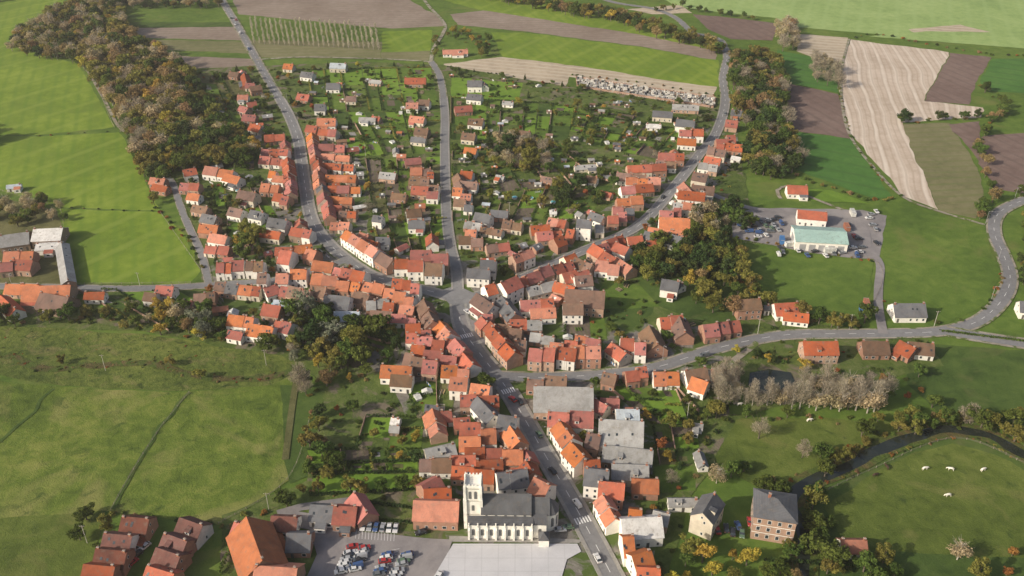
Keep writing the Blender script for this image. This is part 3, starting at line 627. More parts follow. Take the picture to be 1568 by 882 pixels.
HS=[
(352,110,366,112,7,1,3,'b','m'),(374,112,378,128,7,1,3,'r','k'),(376,128,390,128,7,1,3,'r','m'),(364,146,380,146,7,1,3,'o','w'),
(378,158,392,156,7,1,3,'r','m'),(368,162,380,166,7,1,3,'r','m'),(372,176,392,177,8,1,3,'r','m'),(384,190,400,194,8,1,3,'r','m'),
(340,190,356,192,6,1,3,'s','w'),(404,208,436,206,8,2,3,'r','m'),(400,228,442,230,8,3,4,'r','m'),(398,240,446,244,8,3,3.5,'r','m'),
(436,215,448,296,7.5,6,4.5,'r','m'),(412,262,440,264,7,2,4,'o','m'),(314,256,358,262,9,2,4,'o','w'),(345,266,368,272,8,1,4,'o','w'),
(236,268,258,270,7,1,3,'o','k'),(238,280,260,284,6,1,3,'r','k'),(276,280,306,282,8,2,3.5,'r','m'),(288,296,306,298,7,1,3.5,'o','w'),
(366,292,392,296,9,1,5,'b','c'),(400,282,428,284,8,2,4,'o','m'),(420,296,446,300,8,2,4,'r','m'),(296,314,318,318,7,1,3,'b','m'),
(310,328,332,332,8,1,3.5,'s','m'),(306,344,334,346,8,1,4,'o','m'),(322,358,348,362,8,1,4,'o','m'),(316,374,352,378,7,2,3.5,'r','m'),
(412,334,440,338,9,1,5,'s','w'),(352,318,372,322,8,1,4,'b','w'),(384,322,404,326,8,1,4,'s','w'),(446,348,478,354,8,2,5,'r','m'),(400,352,430,356,7,1,4,'r','m'),
(444,378,478,374,8,2,4,'o','m'),(480,370,500,384,8,1,5,'r','m'),
(435,98,449,99,8,1,3,'o','c'),(462,110,480,112,8,1,3.5,'s','w'),(506,97,530,98,8,1,4,'l','c'),(500,128,520,128,9,1,3.5,'s','w'),(456,144,474,146,8,1,3,'r','k'),
(482,160,498,160,9,1,4,'s','w'),(486,182,514,182,10,1,4,'o','w'),(470,192,486,194,8,1,4,'r','m'),(530,148,545,148,7,1,3,'b','m'),(550,180,575,181,5,1,2.5,'g','w'),
(620,120,652,120,9,1,3.5,'r','p'),(622,158,640,158,8,1,4,'o','w'),(642,153,658,154,8,1,4,'b','w'),(628,178,650,180,8,1,3.5,'o','c'),(636,196,656,198,8,1,4,'b','m'),(630,210,652,212,6,1,3,'s','m'),
(716,124,738,124,9,1,5,'s','w'),(738,124,742,130,7,1,3.5,'s','w'),(716,144,738,146,8,1,4,'s','w'),(696,164,722,162,8,1,3.5,'r','m'),(718,182,740,184,8,1,3.5,'b','w'),
(708,204,728,206,8,1,4,'b','c'),(712,226,730,228,7,1,4,'o','w'),(660,68,676,70,7,1,3,'b','m'),(678,77,716,76,7,1,2.8,'o','w'),(570,178,582,180,5,1,2.5,'r','m'),
(566,122,584,124,5,1,2.5,'g','m'),(770,155,786,156,5,1,2.4,'g','w'),
(468,205,486,340,8,15,4.5,'M','m'),(488,198,516,200,8,2,4,'r','m'),(488,222,528,222,8,2,4,'r','m'),(492,236,536,238,7,2,3,'o','m'),(494,250,542,252,7,3,3,'r','m'),
(498,268,546,270,7,3,3.5,'m','m'),(502,286,552,286,7,3,3,'M','m'),(500,302,540,304,7,2,3.5,'o','m'),(504,322,546,324,7,3,3,'M','m'),(506,340,536,342,7,2,3,'m','m'),
(512,358,562,392,8.5,4,6,'o','w'),(566,390,588,404,9,1,5,'b','m'),(545,360,580,372,7,2,3,'m','m'),
(582,264,606,266,7,1,3.5,'g','m'),(628,258,676,258,8,3,3.5,'M','m'),(626,272,676,274,8,3,4,'b','m'),(630,286,674,288,8,2,4,'r','m'),(600,296,622,298,6,1,3,'b','m'),
(622,322,644,320,8,1,4.5,'b','w'),(626,338,650,338,8,1,4,'s','w'),(572,330,586,332,6,1,5,'s','w'),(576,364,596,364,7,1,4,'s','w'),(620,244,644,242,7,1,4,'r','m'),
(655,262,664,262,7,1,4,'r','w'),(696,266,704,286,7,2,4.5,'b','k'),(706,262,724,264,8,1,4,'r','m'),(704,280,730,282,8,1,4,'b','m'),(690,296,722,298,8,2,4,'o','w'),
(692,312,724,314,7,2,3,'m','m'),(728,326,752,330,9,1,5,'s','w'),(752,322,778,324,7,1,3.5,'s','m'),(712,338,740,342,7,2,3,'g','m'),(692,350,730,352,7,2,3.5,'m','m'),(736,346,770,352,6,2,3,'b','m'),
(702,366,740,366,7,2,3.5,'b','m'),(744,376,780,372,7,2,3.5,'m','m'),
(770,338,800,342,7,2,4,'b','m'),(812,346,842,344,9,2,4,'r','m'),(840,332,868,338,8,2,4,'m','m'),(820,356,860,352,8,2,3.5,'r','m'),(884,336,906,338,8,1,8,'s','w'),(868,352,892,356,8,2,4,'r','m'),
(905,325,925,332,7,1,4,'s','w'),(880,254,912,252,5,1,2.4,'g','m'),(990,190,1012,191,5,1,2.4,'w','w'),(842,322,852,322,4,1,2.2,'w','w'),(792,200,812,202,5,1,2.4,'b','m'),
(890,268,915,272,7,1,3,'b','m'),(920,262,935,268,5,1,2.4,'s','m'),(830,270,850,274,5,1,2.4,'b','m'),(760,268,772,270,4,1,2.2,'g','m'),(1000,170,1030,172,8,1,4,'s','m'),(1036,183,1064,186,9,1,5,'s','w'),(1030,160,1070,162,7,1,3,'g','m'),
(1040,200,1078,202,8,2,5,'r','w'),(1038,212,1066,214,8,1,4,'o','w'),(1074,200,1088,214,7,1,5,'r','m'),(1008,234,1048,236,8,2,4.5,'r','m'),(1004,246,1036,248,8,2,4,'b','m'),(1040,236,1058,252,8,1,5,'o','m'),
(960,254,1020,252,8,3,4.5,'r','m'),(944,264,990,268,8,2,4,'b','m'),(958,272,1012,274,8,3,4.5,'o','m'),(1010,268,1030,290,8,2,5,'r','m'),(950,286,1000,282,8,2,4,'r','m'),
(968,292,1012,292,9,1,5,'w','w'),(944,304,984,302,8,2,4.5,'o','m'),(984,308,1002,322,8,1,5,'o','m'),(938,318,984,318,8,3,4,'M','m'),(930,332,972,332,8,3,4.5,'r','m'),(912,346,958,346,8,3,4.5,'m','m'),
(900,364,945,352,8,3,5,'r','m'),
(1112,184,1130,186,9,1,4,'r','m'),(1094,208,1126,208,8,2,5,'r','m'),(1098,218,1138,222,8,3,4,'r','k'),(1084,226,1112,230,8,2,5,'b','m'),(1080,240,1104,244,8,1,5,'r','m'),(1070,248,1100,252,8,2,4,'g','m'),
(1062,264,1084,268,9,1,5,'b','m'),(1062,276,1096,280,9,1,5,'b','w'),(1044,280,1060,298,8,1,5,'o','m'),(1040,290,1080,294,9,1,6,'r','w'),(1032,308,1064,312,8,2,5,'m','m'),(1010,316,1044,318,8,2,5,'r','m'),(1010,334,1056,336,12,1,5,'o','w'),
(996,340,1060,350,9,2,4,'o','m'),(1030,352,1052,358,9,1,4,'s','w'),(990,352,1008,356,8,1,5,'s','w'),(960,364,1000,360,8,2,4,'M','m'),
(930,366,964,380,8,2,5,'r','m'),(908,374,944,396,9,2,5,'r','m'),(880,392,908,404,9,2,5,'b','m'),(912,400,950,404,9,2,4,'o','m'),(944,394,968,410,8,1,4,'o','m'),(846,408,876,398,8,2,6,'r','m'),(790,426,842,408,8.5,3,6,'r','m'),
(800,404,846,388,8,3,6,'o','m'),(846,384,896,366,8,3,5,'r','m'),(860,420,900,410,9,2,4,'r','m'),(880,424,906,422,9,1,5,'b','w'),(806,440,850,430,8,2,4,'g','m'),(850,432,880,440,8,1,4,'r','m'),
(768,452,790,480,9,2,5,'s','m'),(730,450,756,468,9,1,5,'b','m'),(796,460,848,458,9,2,4.5,'r','m'),(812,474,850,472,8,1,4,'o','m'),(866,444,926,448,13,1,6,'b','p'),(862,464,892,464,9,1,6,'b','w'),(850,452,880,452,7,1,3,'g','m'),
(780,484,830,484,7,2,3.5,'m','m'),
(704,424,722,438,9,1,7.5,'r','w'),(722,436,752,428,9.5,2,7.5,'r','w'),(752,428,798,408,9.5,2,7.5,'r','w'),(704,398,760,400,11,2,5,'s','w'),(716,412,750,414,8,1,6,'s','w'),
(628,384,688,384,9,2,6,'r','m'),(602,404,648,404,9,2,6,'r','w'),(650,408,696,410,10,2,6.5,'b','w'),(604,418,648,420,9,3,6.5,'r','w'),(650,420,696,424,9,2,6.5,'r','w'),
(310,412,370,410,9,4,5.5,'r','w'),(372,408,414,408,9,3,6,'b','w'),(420,396,456,400,11,2,5,'r','w'),(424,412,470,412,9,2,6,'o','w'),(420,384,446,384,7,1,4,'r','m'),(462,388,500,398,8,2,4,'o','m'),
(482,398,512,402,9,1,5,'o','c'),(512,408,560,418,9,3,5.5,'r','m'),(478,418,540,424,9,3,4.5,'o','k'),(540,426,590,438,8,3,5,'o','m'),(590,440,640,446,9,3,5,'o','m'),(570,400,602,412,8,2,4,'b','m'),
(330,432,400,440,8,4,4,'M','m'),(404,442,424,436,8,1,4,'r','m'),(430,436,476,446,9,3,4,'m','m'),
(240,438,266,440,8,1,4,'r','w'),(222,448,240,450,7,1,4,'b','w'),(262,462,296,464,8,2,3.5,'r','m'),(296,450,330,448,8,2,3.5,'b','m'),
(6,388,52,386,10,2,3.5,'o','k'),(20,398,50,400,9,1,4,'r','m'),(8,434,60,436,9,2,3.5,'o','m'),(36,440,108,438,12,1,3.5,'o','n'),(70,444,112,452,12,1,3.2,'b','n'),(0,452,24,474,8,1,3.5,'r','w'),(130,448,160,448,6,1,3,'r','m'),
(0,402,20,400,8,1,4,'r','m'),(0,448,30,448,9,1,3.5,'r','m'),
(10,284,32,282,4,1,2.3,'l','w'),
(350,484,390,488,8,2,4,'o','w'),(380,496,420,502,9,2,4,'o','w'),(404,466,430,470,9,1,4,'r','m'),(420,460,444,462,7,1,4,'l','m'),(440,452,470,456,8,2,4,'r','m'),(422,490,448,498,8,2,4,'r','m'),(350,506,372,510,6,1,3,'r','m'),
(498,452,536,456,11,1,4.5,'s','w'),(512,478,550,478,8,1,3,'l','w'),(544,446,566,452,9,1,4,'b','m'),(560,458,596,456,8,2,4,'g','m'),(572,448,610,450,8,2,4,'r','m'),(604,456,640,460,8,2,4.5,'M','m'),(600,478,640,480,7,2,3.5,'r','m'),(568,476,600,478,7,1,3,'b','m'),
(470,436,500,442,8,2,4,'b','m'),(616,436,650,446,9,2,5,'r','m'),
(648,458,664,490,9,2,6,'b','m'),(672,488,694,512,9,2,5,'o','m'),(620,496,660,494,8,2,4,'r','m'),(622,512,664,514,7,2,4,'r','m'),(664,518,700,522,8,2,4,'r','m'),(630,528,680,532,8,2,4,'r','m'),(620,540,654,546,9,2,4,'b','m'),
(652,542,700,546,9,2,4,'r','m'),(696,520,728,556,8,2,5,'r','m'),(676,560,720,562,8,2,4,'o','m'),(584,560,630,562,9,1,4,'o','w'),(600,572,632,574,8,1,4,'b','w'),(622,556,644,572,7,1,3.5,'o','m'),
(690,578,716,580,9,1,6,'o','w'),(722,588,750,592,9,1,6,'o','w'),(704,606,764,604,8,2,5,'r','m'),(738,606,764,634,8,1,5,'s','w'),(662,626,672,660,8,2,4,'o','m'),(676,644,720,640,7,2,3.5,'r','m'),(706,630,736,630,8,1,5,'r','w'),
(702,658,760,656,9,2,5,'o','w'),(764,636,792,640,9,1,7,'s','w'),(776,646,796,676,8,1,5,'o','m'),(712,676,770,676,7,2,4,'r','m'),(690,690,770,688,8,2,4,'r','m'),(642,704,692,704,8,2,3.5,'b','w'),(694,702,760,706,8,2,4,'r','m'),
(770,690,800,690,9,1,5,'o','m'),(796,688,816,724,8,2,5,'r','m'),(760,728,808,722,9,2,6,'s','w'),(772,744,806,742,8,1,4,'s','c'),(818,732,842,744,9,1,7,'o','w'),(646,744,672,730,9,1,5,'r','m'),(650,744,690,742,9,1,4,'r','m'),(655,700,700,690,7,1,4,'g','m'),
(600,640,612,642,4,1,2.3,'w','w'),(598,650,612,651,4,1,2.3,'g','m'),(652,620,672,622,5,1,2.6,'s','m'),
(720,488,748,520,8,3,5.5,'r','m'),(748,520,782,556,8.5,3,6,'r','m'),(734,488,770,492,8,2,4,'r','m'),(760,502,800,506,8,2,4,'b','m'),(770,520,806,522,8,2,4,'m','m'),(766,536,790,552,9,1,6,'s','m'),
(788,534,850,540,9,3,6,'r','p'),(852,540,880,544,9,1,6,'r','w'),(876,546,922,546,9,2,6,'o','k'),(842,524,884,528,8,2,4,'m','m'),(880,516,920,522,8,2,4,'M','m'),(926,530,948,546,8,1,4,'r','m'),(950,530,990,532,10,2,5,'r','w'),
(812,508,850,512,7,2,3.5,'g','m'),(930,556,950,560,8,1,4,'b','m'),(956,566,990,562,8,2,5,'r','k'),(810,560,870,564,7,2,4,'b','m'),
(994,500,1008,528,10,1,4,'b','m'),(1010,486,1046,484,9,2,4,'r','m'),(1040,484,1050,510,9,1,4,'b','m'),(1048,508,1078,504,9,1,5.5,'r','w'),(1078,504,1138,498,9,3,4,'r','k'),(1100,512,1160,512,9,2,4.5,'s','m'),
(1128,460,1164,458,9,1,6,'b','k'),(1170,468,1178,468,4,1,3,'s','w'),(1186,466,1222,464,10,1,3.5,'r','w'),(1000,570,1040,570,9,2,3.5,'o','m'),(1048,566,1080,562,9,1,4.5,'b','w'),(1080,548,1120,546,8,1,3.5,'b','w'),(1064,572,1088,580,9,1,4,'o','w'),
(1230,524,1282,524,10,1,5.5,'r','p'),(1320,524,1360,524,10,1,3,'b','m'),(1378,522,1402,534,9,1,3.5,'r','m'),(1392,524,1430,528,9,1,3,'b','w'),(1368,466,1416,466,11,1,3.4,'s','w'),(1526,490,1546,488,9,1,4,'s','m'),(1562,462,1600,466,9,1,4,'s','w'),
(1200,476,1238,480,7,1,3,'r','w'),(1014,428,1040,432,9,1,5,'s','w'),(1040,432,1046,436,5,1,3,'s','w'),(1204,280,1234,281,9,1,3.5,'r','w'),
(818,596,908,598,16,1,5,'g','p'),(840,618,910,622,10,2,5,'r','m'),(910,612,930,622,7,1,4,'r','m'),(944,628,978,628,9,1,4,'l','w'),(920,610,948,612,7,1,3,'r','m'),
(918,644,985,648,16,1,5,'g','m'),(926,668,1000,676,10,1,4,'g','n'),(936,686,990,688,9,1,4,'g','m'),(906,646,926,650,9,1,5,'b','m'),
(806,592,820,612,8,2,5,'r','m'),(822,616,838,646,8,2,6,'o','m'),(846,646,866,676,8.5,2,6,'o','w'),(864,682,884,704,9,1,6,'o','w'),(866,680,914,678,9,2,5,'r','k'),(884,704,916,702,8,1,5,'r','m'),(896,718,932,722,10,1,7,'s','w'),
(918,738,956,742,9,1,6,'r','m'),(900,764,920,800,8,2,5,'o','w'),(926,758,950,762,8,1,4,'b','m'),(936,776,984,782,10,2,4.5,'o','m'),(950,790,1010,786,11,1,5,'w','w'),(930,808,966,806,10,2,4.5,'o','w'),(952,818,978,830,9,1,5,'o','m'),
(968,852,996,844,9,1,6,'o','w'),(976,866,1010,868,9,1,6,'r','w'),(996,800,1020,806,7,1,4,'g','m'),(968,734,1008,736,8,1,4,'o','m'),(1024,764,1068,764,4.5,1,3,'g','w'),(1070,690,1078,712,4,1,2.4,'g','w'),(1062,648,1076,650,4,1,2.2,'g','w'),
(1076,786,1094,756,8.5,1,8,'s','c'),
(1288,828,1326,828,7,1,3,'o','w'),
(378,794,402,860,15,1,6,'o','k'),(402,842,464,846,13,1,5,'o','k'),(360,800,376,806,7,1,3,'r','m'),
(428,762,466,764,8,1,3.5,'d','w'),(476,774,512,776,9,1,3.5,'s','m'),(512,776,546,778,10,1,4,'r','k'),(520,764,540,796,8,1,4,'r','k') ,(440,818,476,818,10,1,3,'s','m'),
(188,792,228,796,9,1,4.5,'d','k'),(160,818,202,822,9,1,4.5,'d','w'),(150,838,196,842,9,1,4.5,'d','k'),(134,858,180,862,9,1,4.5,'r','k'),(124,876,176,884,9,1,4.5,'d','n'),
(276,794,310,806,9,1,4.5,'d','w'),(252,818,286,830,9,1,4.5,'d','k'),(240,840,276,852,9,1,4.5,'d','k'),(226,868,266,880,9,1,4.5,'r','k'),
(634,768,702,770,11,1,5,'o','k'),
]
def reserve(u,v,L,W,ang=0): 
    x,y=P(u,v); occ.update(cells(x,y,ang,L,W)); return x,y
churchc=reserve(778,810,34,18); hallc=P(1180,808); occ.update(cells(hallc[0],hallc[1],.0,18,18)); whc=P(1251,372); occ.update(cells(whc[0],whc[1],-.12,30,20))
for h in HS:
    try: row(*h)
    except Exception as e: print('ROW ERR',h,e)
row(1222,322,1266,326,11,1,5,'r','w',0,.5,'storage_building')
row(0,362,44,356,14,1,4,'g','n',0,.5,'barn',force=True); row(52,352,96,350,14,1,4.5,'w','n',0,.5,'barn',force=True); row(94,372,104,430,7,1,3.5,'g','n',0,.5,'barn',force=True); row(56,374,92,372,9,1,3,'w','w',0,.4,'barn')
print('manual houses',NH[0])
VP=[(440,190),(560,225),(690,250),(700,330),(900,330),(1020,210),(1140,175),(1140,240),(1080,330),(1000,400),(950,500),(1010,480),(1160,500),(1160,530),(1030,590),(930,600),(1010,700),(1020,880),(880,800),(700,720),(640,640),(610,560),(540,500),(330,500),(230,470),(320,400),(300,330),(280,270),(400,240),(360,110),(400,105)]
VPW=wpoly(VP)
def inpoly(x,y,poly):
    c=False; j=len(poly)-1
    for i in range(len(poly)):
        xi,yi=poly[i]; xj,yj=poly[j]
        if (yi>y)!=(yj>y) and x<(xj-xi)*(y-yi)/(yj-yi)+xi: c=not c
        j=i
    return c
occ|=cells(*P(585,850),0,64,44); occ|=cells(*P(775,865),0,48,30)
for (pl,ns,w_,pav,inf,z,dash) in ROADS:
    if inf<=0: continue
    for k in range(int(len(pl)*1.4*inf)):
        i=random.randrange(len(pl)); p=pl[i]; nn=ns[i]; s=random.choice((-1,1)); off=w_/2+U(6,32)
        x=p[0]+nn[0]*s*off; y=p[1]+nn[1]*s*off
        if not inpoly(x,y,VPW): continue
        ang=math.atan2(nn[1],nn[0])+(math.pi/2 if R()<.35 else 0)+U(-.06,.06)
        ang=(ang+math.pi/2)%math.pi-math.pi/2
        big=off<14; L=U(7,11) if big else U(3.5,8); W=U(6,7.5) if big else U(3,5.5)
        pos=place(x,y,ang,L+.8,W+.8,False,.02)
        if not pos: continue
        occ.update(cells(x,y,ang,L,W))
        if big: house(x,y,ang,L,W,U(3,5),pick_roof('m'),pick_wall('m'),'brick_house')
        else: house(x,y,ang,L,W,U(2.1,2.8),pick_roof('m') if R()<.8 else random.choice('wgs'),pick_wall('m'),'outbuilding',.6,shed=True)
print('houses',NH[0])
GP=wpoly([(460,110),(670,105),(870,140),(1090,170),(960,260),(900,340),(700,350),(560,380),(520,220)])
for k in range(150):
    x,y=P(U(460,1080),U(110,340)); 
    if not inpoly(x,y,GP): continue
    ang=U(-.3,.3); L,W=U(2.8,5),U(2.2,3.2)
    if not place(x,y,ang,L+1,W+1,False,.02): continue
    occ.update(cells(x,y,ang,L,W)); house(x,y,ang,L,W,1.9,random.choice('gbbsolg'),random.choice('wcnkn'),'garden_shed',.45,shed=True)
ck=0
for k in range(700):
    if ck>150: break
    x,y=P(U(310,1080),U(120,700))
    if not inpoly(x,y,VPW) and not inpoly(x,y,GP): continue
    if not all(is_free(x+a,y+b) for a,b in ((0,0),(2.5,0),(-2.5,0),(0,2),(0,-2))): continue
    ck+=1; r_=R(); mb=MB(); a_=U(0,3)
    if r_<.3:
        for q in (-2,2): mb.tube((q,0,0),(q,0,2),.05,.04,'metal_grey',5)
        mb.box(-2,2,-.015,.015,1.88,1.92,'frame',0,True)
        for q in range(5): mb.face([(-1.7+q*.75,.03,.9),(-1.2+q*.75,.03,.9),(-1.2+q*.75,.03,1.87),(-1.7+q*.75,.03,1.87)],random.choice(('laundry','laundry','plastic_blue','wall_pink')))
        mb.obj('washing_line',(x,y,.35),a_)
    elif r_<.45:
        mb.box(-1.2,1.2,-2.2,2.2,0,.9,'frame',.0); mb.prism([(-2.2,.9),(0,1.7),(2.2,.9)],-1.2,1.2,'tarp'); mb.obj('greenhouse',(x,y,.3),a_)
    elif r_<.52:
        mb.tube((0,0,0),(0,0,.9),1.6,1.6,'frame',14); mb.tube((0,0,.9),(0,0,.93),1.45,1.45,'pool_blue',14); mb.obj('garden_pool',(x,y,.3),a_)
    elif r_<.75:
        for q in range(4): mb.box(-1.5,1.5,-1.2+q*.62,-.75+q*.62,0,.5+.15*(q%2),'bark' if q%2 else 'haystack',.1)
        mb.obj('wood_stack',(x,y,.3),a_)
    else:
        for q in range(3): mb.box(-1.6+q*1.15,-.55+q*1.15,-1.5,1.5,0,.35,'bark',.05); mb.box(-1.5+q*1.15,-.65+q*1.15,-1.4,1.4,.35,.6,'leaf_green',.2)
        mb.obj('vegetable_bed',(x,y,.3),a_)
# ---------------------------------------------------------------- church
def arch_y(mb,x,y,s,z,w,h,k='leaded_glass',fr='stone_dark'):
    for (ww,hh,off,kk,z0) in ((w+.25,h+.15,.03,fr,z-.1),(w,h,.06,k,z)):
        yy=y+s*off; pts=[(x-ww/2,yy,z0),(x+ww/2,yy,z0)]
        for i in range(7):
            t=math.pi*i/6; pts.append((x+ww/2*math.cos(t),yy,z0+hh-ww/2+ww/2*math.sin(t)))
        mb.face(pts,kk)
def arch_x(mb,x,y,s,z,w,h,k='leaded_glass',fr='stone_dark'):
    for (ww,hh,off,kk,z0) in ((w+.25,h+.15,.03,fr,z-.1),(w,h,.06,k,z)):
        xx=x+s*off; pts=[(xx,y-ww/2,z0),(xx,y+ww/2,z0)]
        for i in range(7):
            t=math.pi*i/6; pts.append((xx,y+ww/2*math.cos(t),z0+hh-ww/2+ww/2*math.sin(t)))
        mb.face(pts,kk)
c=MB(); st='stone_light'
c.box(0,5.2,5.0,10.2,0,18.0,st); 
for a,b in ((0,5.0),(0,10.2),(5.2,5.0),(5.2,10.2)):
    c.box(a-.55,a+.55,b-.55,b+.55,0,13,st); c.box(a-.4,a+.4,b-.4,b+.4,13,18.6,st); c.box(a-.3,a+.3,b-.3,b+.3,18.6,20.2,st,.28)
for z in (6.2,12.2,17.4): c.box(-.2,5.4,4.8,10.4,z,z+.3,'stone_dark',0,True)
for (x0,x1,y0,y1) in ((-.15,5.35,4.85,5.15),(-.15,5.35,10.05,10.35),(-.15,.15,5.15,10.05),(5.05,5.35,5.15,10.05)): 
    c.box(x0,x1,y0,y1,18.0,18.9,st)
    for i in range(5):
        f=(i+.25)/5; g=(i+.75)/5
        if x1-x0>1: c.box(x0+(x1-x0)*f,x0+(x1-x0)*g,y0,y1,18.9,19.5,st)
        else: c.box(x0,x1,y0+(y1-y0)*f,y0+(y1-y0)*g,18.9,19.5,st)
for xx in (1.7,3.5):
    arch_y(c,xx,5.0,-1,13.2,.85,3.2); arch_y(c,xx,10.2,1,13.2,.85,3.2)
for yy in (6.7,8.5):
    arch_x(c,0,yy,-1,13.2,.85,3.2); arch_x(c,5.2,yy,1,13.2,.85,3.2)
arch_y(c,2.6,5.0,-1,8,.8,2.4); arch_x(c,0,7.6,-1,1,2.2,4.5,'door'); arch_x(c,0,7.6,-1,7.6,1.3,3.2)
gable(c,5.203,21.5,7.6,9.0,0,8.4,4.6,'roof_s',st,ox=.05,oy=.25)
for i in range(5): arch_y(c,7+i*3.1,3.1,-1,7.0,.8,1.1)
c.box(1.2,22,0,3.09,0,6.6,st); c.prism([(-.2,6.6),(3.09,7.5),(3.09,7.65),(-.2,6.8)],1.0,22.2,'roof_s')
c.box(1.0,22.2,-.12,-.003,6.3,6.6,st,0,True)
for i in range(8):
    x=1.4+i*2.9; c.box(x-.32,x+.32,-.75,-.003,0,4.8,st,.0); c.prism([(-.75,4.8),(-.003,5.6),(-.003,4.8)],x-.32,x+.32,st); c.box(x-.25,x+.25,-.45,-.13,5.7,7.8,st,.1)
    if i<7: arch_y(c,x+1.45,0,-1,2.0,.85,2.8)
c.box(1.2,22,12.11,15,0,5,st); c.prism([(12.11,6.7),(15.3,5.0),(15.3,5.2),(12.11,6.9)],1.0,22.2,'roof_s')
gable(c,21.503,27.5,7.6,7.6,0,7.6,4.0,'roof_s',st,ox=.05,oy=.2)
c.box(22.203,26.4,.6,3.78,0,6.4,st); c.prism([(.4,6.4),(3.78,7.8),(3.78,7.95),(.4,6.6)],22.21,26.6,'roof_s'); arch_y(c,24.3,.6,-1,1.8,.9,2.9)
pts=[(27.503,3.8)]+[(27.5+3.8*math.sin(math.pi*i/5)*.8,7.6-3.8*math.cos(math.pi*i/5)) for i in range(1,5)]+[(27.503,11.4)]
for i in range(5):
    a,b_=pts[i],pts[i+1]; c.face([(a[0],a[1],0),(b_[0],b_[1],0),(b_[0],b_[1],7.2),(a[0],a[1],7.2)],st)
    e=lambda q:(27.5+(q[0]-27.5)*1.08,7.6+(q[1]-7.6)*1.05)
    A,B=e(a),e(b_); c.face([(A[0],A[1],7.15),(B[0],B[1],7.15),(27.52,7.6,11.4)],'roof_s')
    m_=((a[0]+b_[0])/2,(a[1]+b_[1])/2); dx,dy=b_[0]-a[0],b_[1]-a[1]; l=math.hypot(dx,dy); nx,ny=dy/l*.05,-dx/l*.05; dx/=l;dy/=l
    c.face([(m_[0]-dx*.5+nx,m_[1]-dy*.5+ny,2),(m_[0]+dx*.5+nx,m_[1]+dy*.5+ny,2),(m_[0]+dx*.5+nx,m_[1]+dy*.5+ny,5.6),(m_[0]+nx,m_[1]+ny,6.1),(m_[0]-dx*.5+nx,m_[1]-dy*.5+ny,5.6)],'leaded_glass')
c.box(24,27.2,-3.2,.597,0,3.4,st); hiproof(c,24,27.2,-3.2,.4,3.402,1.6,'roof_s',.2)
x0,y0=P(712,826); c.obj('church',(x0,y0,0),D(-1.0),None,1.04)
c=MB(); c.box(-6.2,6.2,-6,6,0,9.4,'wall_pink'); hiproof(c,-6.2,6.2,-6,6,9.402,3.0,'roof_s',.4)
for z in (3.1,6.2): 
    for s in (-1,1): c.face([(-6.2,s*6.02,z),(6.2,s*6.02,z),(6.2,s*6.02,z+.25),(-6.2,s*6.02,z+.25)],'stone_light'); c.face([(s*6.22,-6,z),(s*6.22,6,z),(s*6.22,6,z+.25),(s*6.22,-6,z+.25)],'stone_light')
for z in (1.1,4.1,7.1):
    for i in range(4):
        for s in (-1,1):
            win_y(c,-4.5+3*i,s*6,s,z,1.2,1.6); win_x(c,s*6.2,-4.3+2.85*i,s,z,1.2,1.6)
chimney(c,-2,1,10.5,13.2); c.obj('brick_manor',(hallc[0],hallc[1],0),D(-13),None,1.1)
c=MB(); gable(c,-12,12,0,16,0,5.0,2.2,'roof_t','wall_white',ox=.3,oy=.4)
for i in range(5): c.face([(-10+i*4.4,-8.03,.1),(-7+i*4.4,-8.03,.1),(-7+i*4.4,-8.03,3.6),(-10+i*4.4,-8.03,3.6)],'metal_grey')
c.box(-12.2,-12.003,-3,3,.1,4.2,'metal_grey'); c.obj('warehouse',(whc[0],whc[1]-1,0),D(-7),None,1.1)
# ---------------------------------------------------------------- trees
def leafquads(blobs,n,size,elong=1.0,shell=(.45,1.1),up=0.0,seed=0):
    rng=np.random.RandomState(seed)
    vol=np.array([b[3]*b[4]*b[5] for b in blobs])**(2/3); pr=vol/vol.sum(); idx=rng.choice(len(blobs),n,p=pr); B=np.array(blobs)[idx]
    d=rng.normal(size=(n,3)); d/=np.linalg.norm(d,axis=1)[:,None]; r=rng.uniform(shell[0]**3,shell[1]**3,n)**(1/3)
    c=B[:,:3]+d*B[:,3:]*r[:,None]
    nr=d+rng.normal(size=(n,3))*.55; nr/=np.linalg.norm(nr,axis=1)[:,None]
    a=np.cross(nr,rng.normal(size=(n,3)))
    if up: a=np.tile(np.array([0,0,1.]),(n,1))*up+rng.normal(size=(n,3))*.4+d*.5
    a/=np.linalg.norm(a,axis=1)[:,None]; b=np.cross(nr,a); b/=np.linalg.norm(b,axis=1)[:,None]
    s=size*rng.uniform(.6,1.3,n)[:,None]; a=a*s*elong; b=b*s
    return np.stack([c-a*.5-b*.35,c+a*.1-b*.5,c+a*.6+b*.05,c-a*.15+b*.5],1).reshape(-1,3)
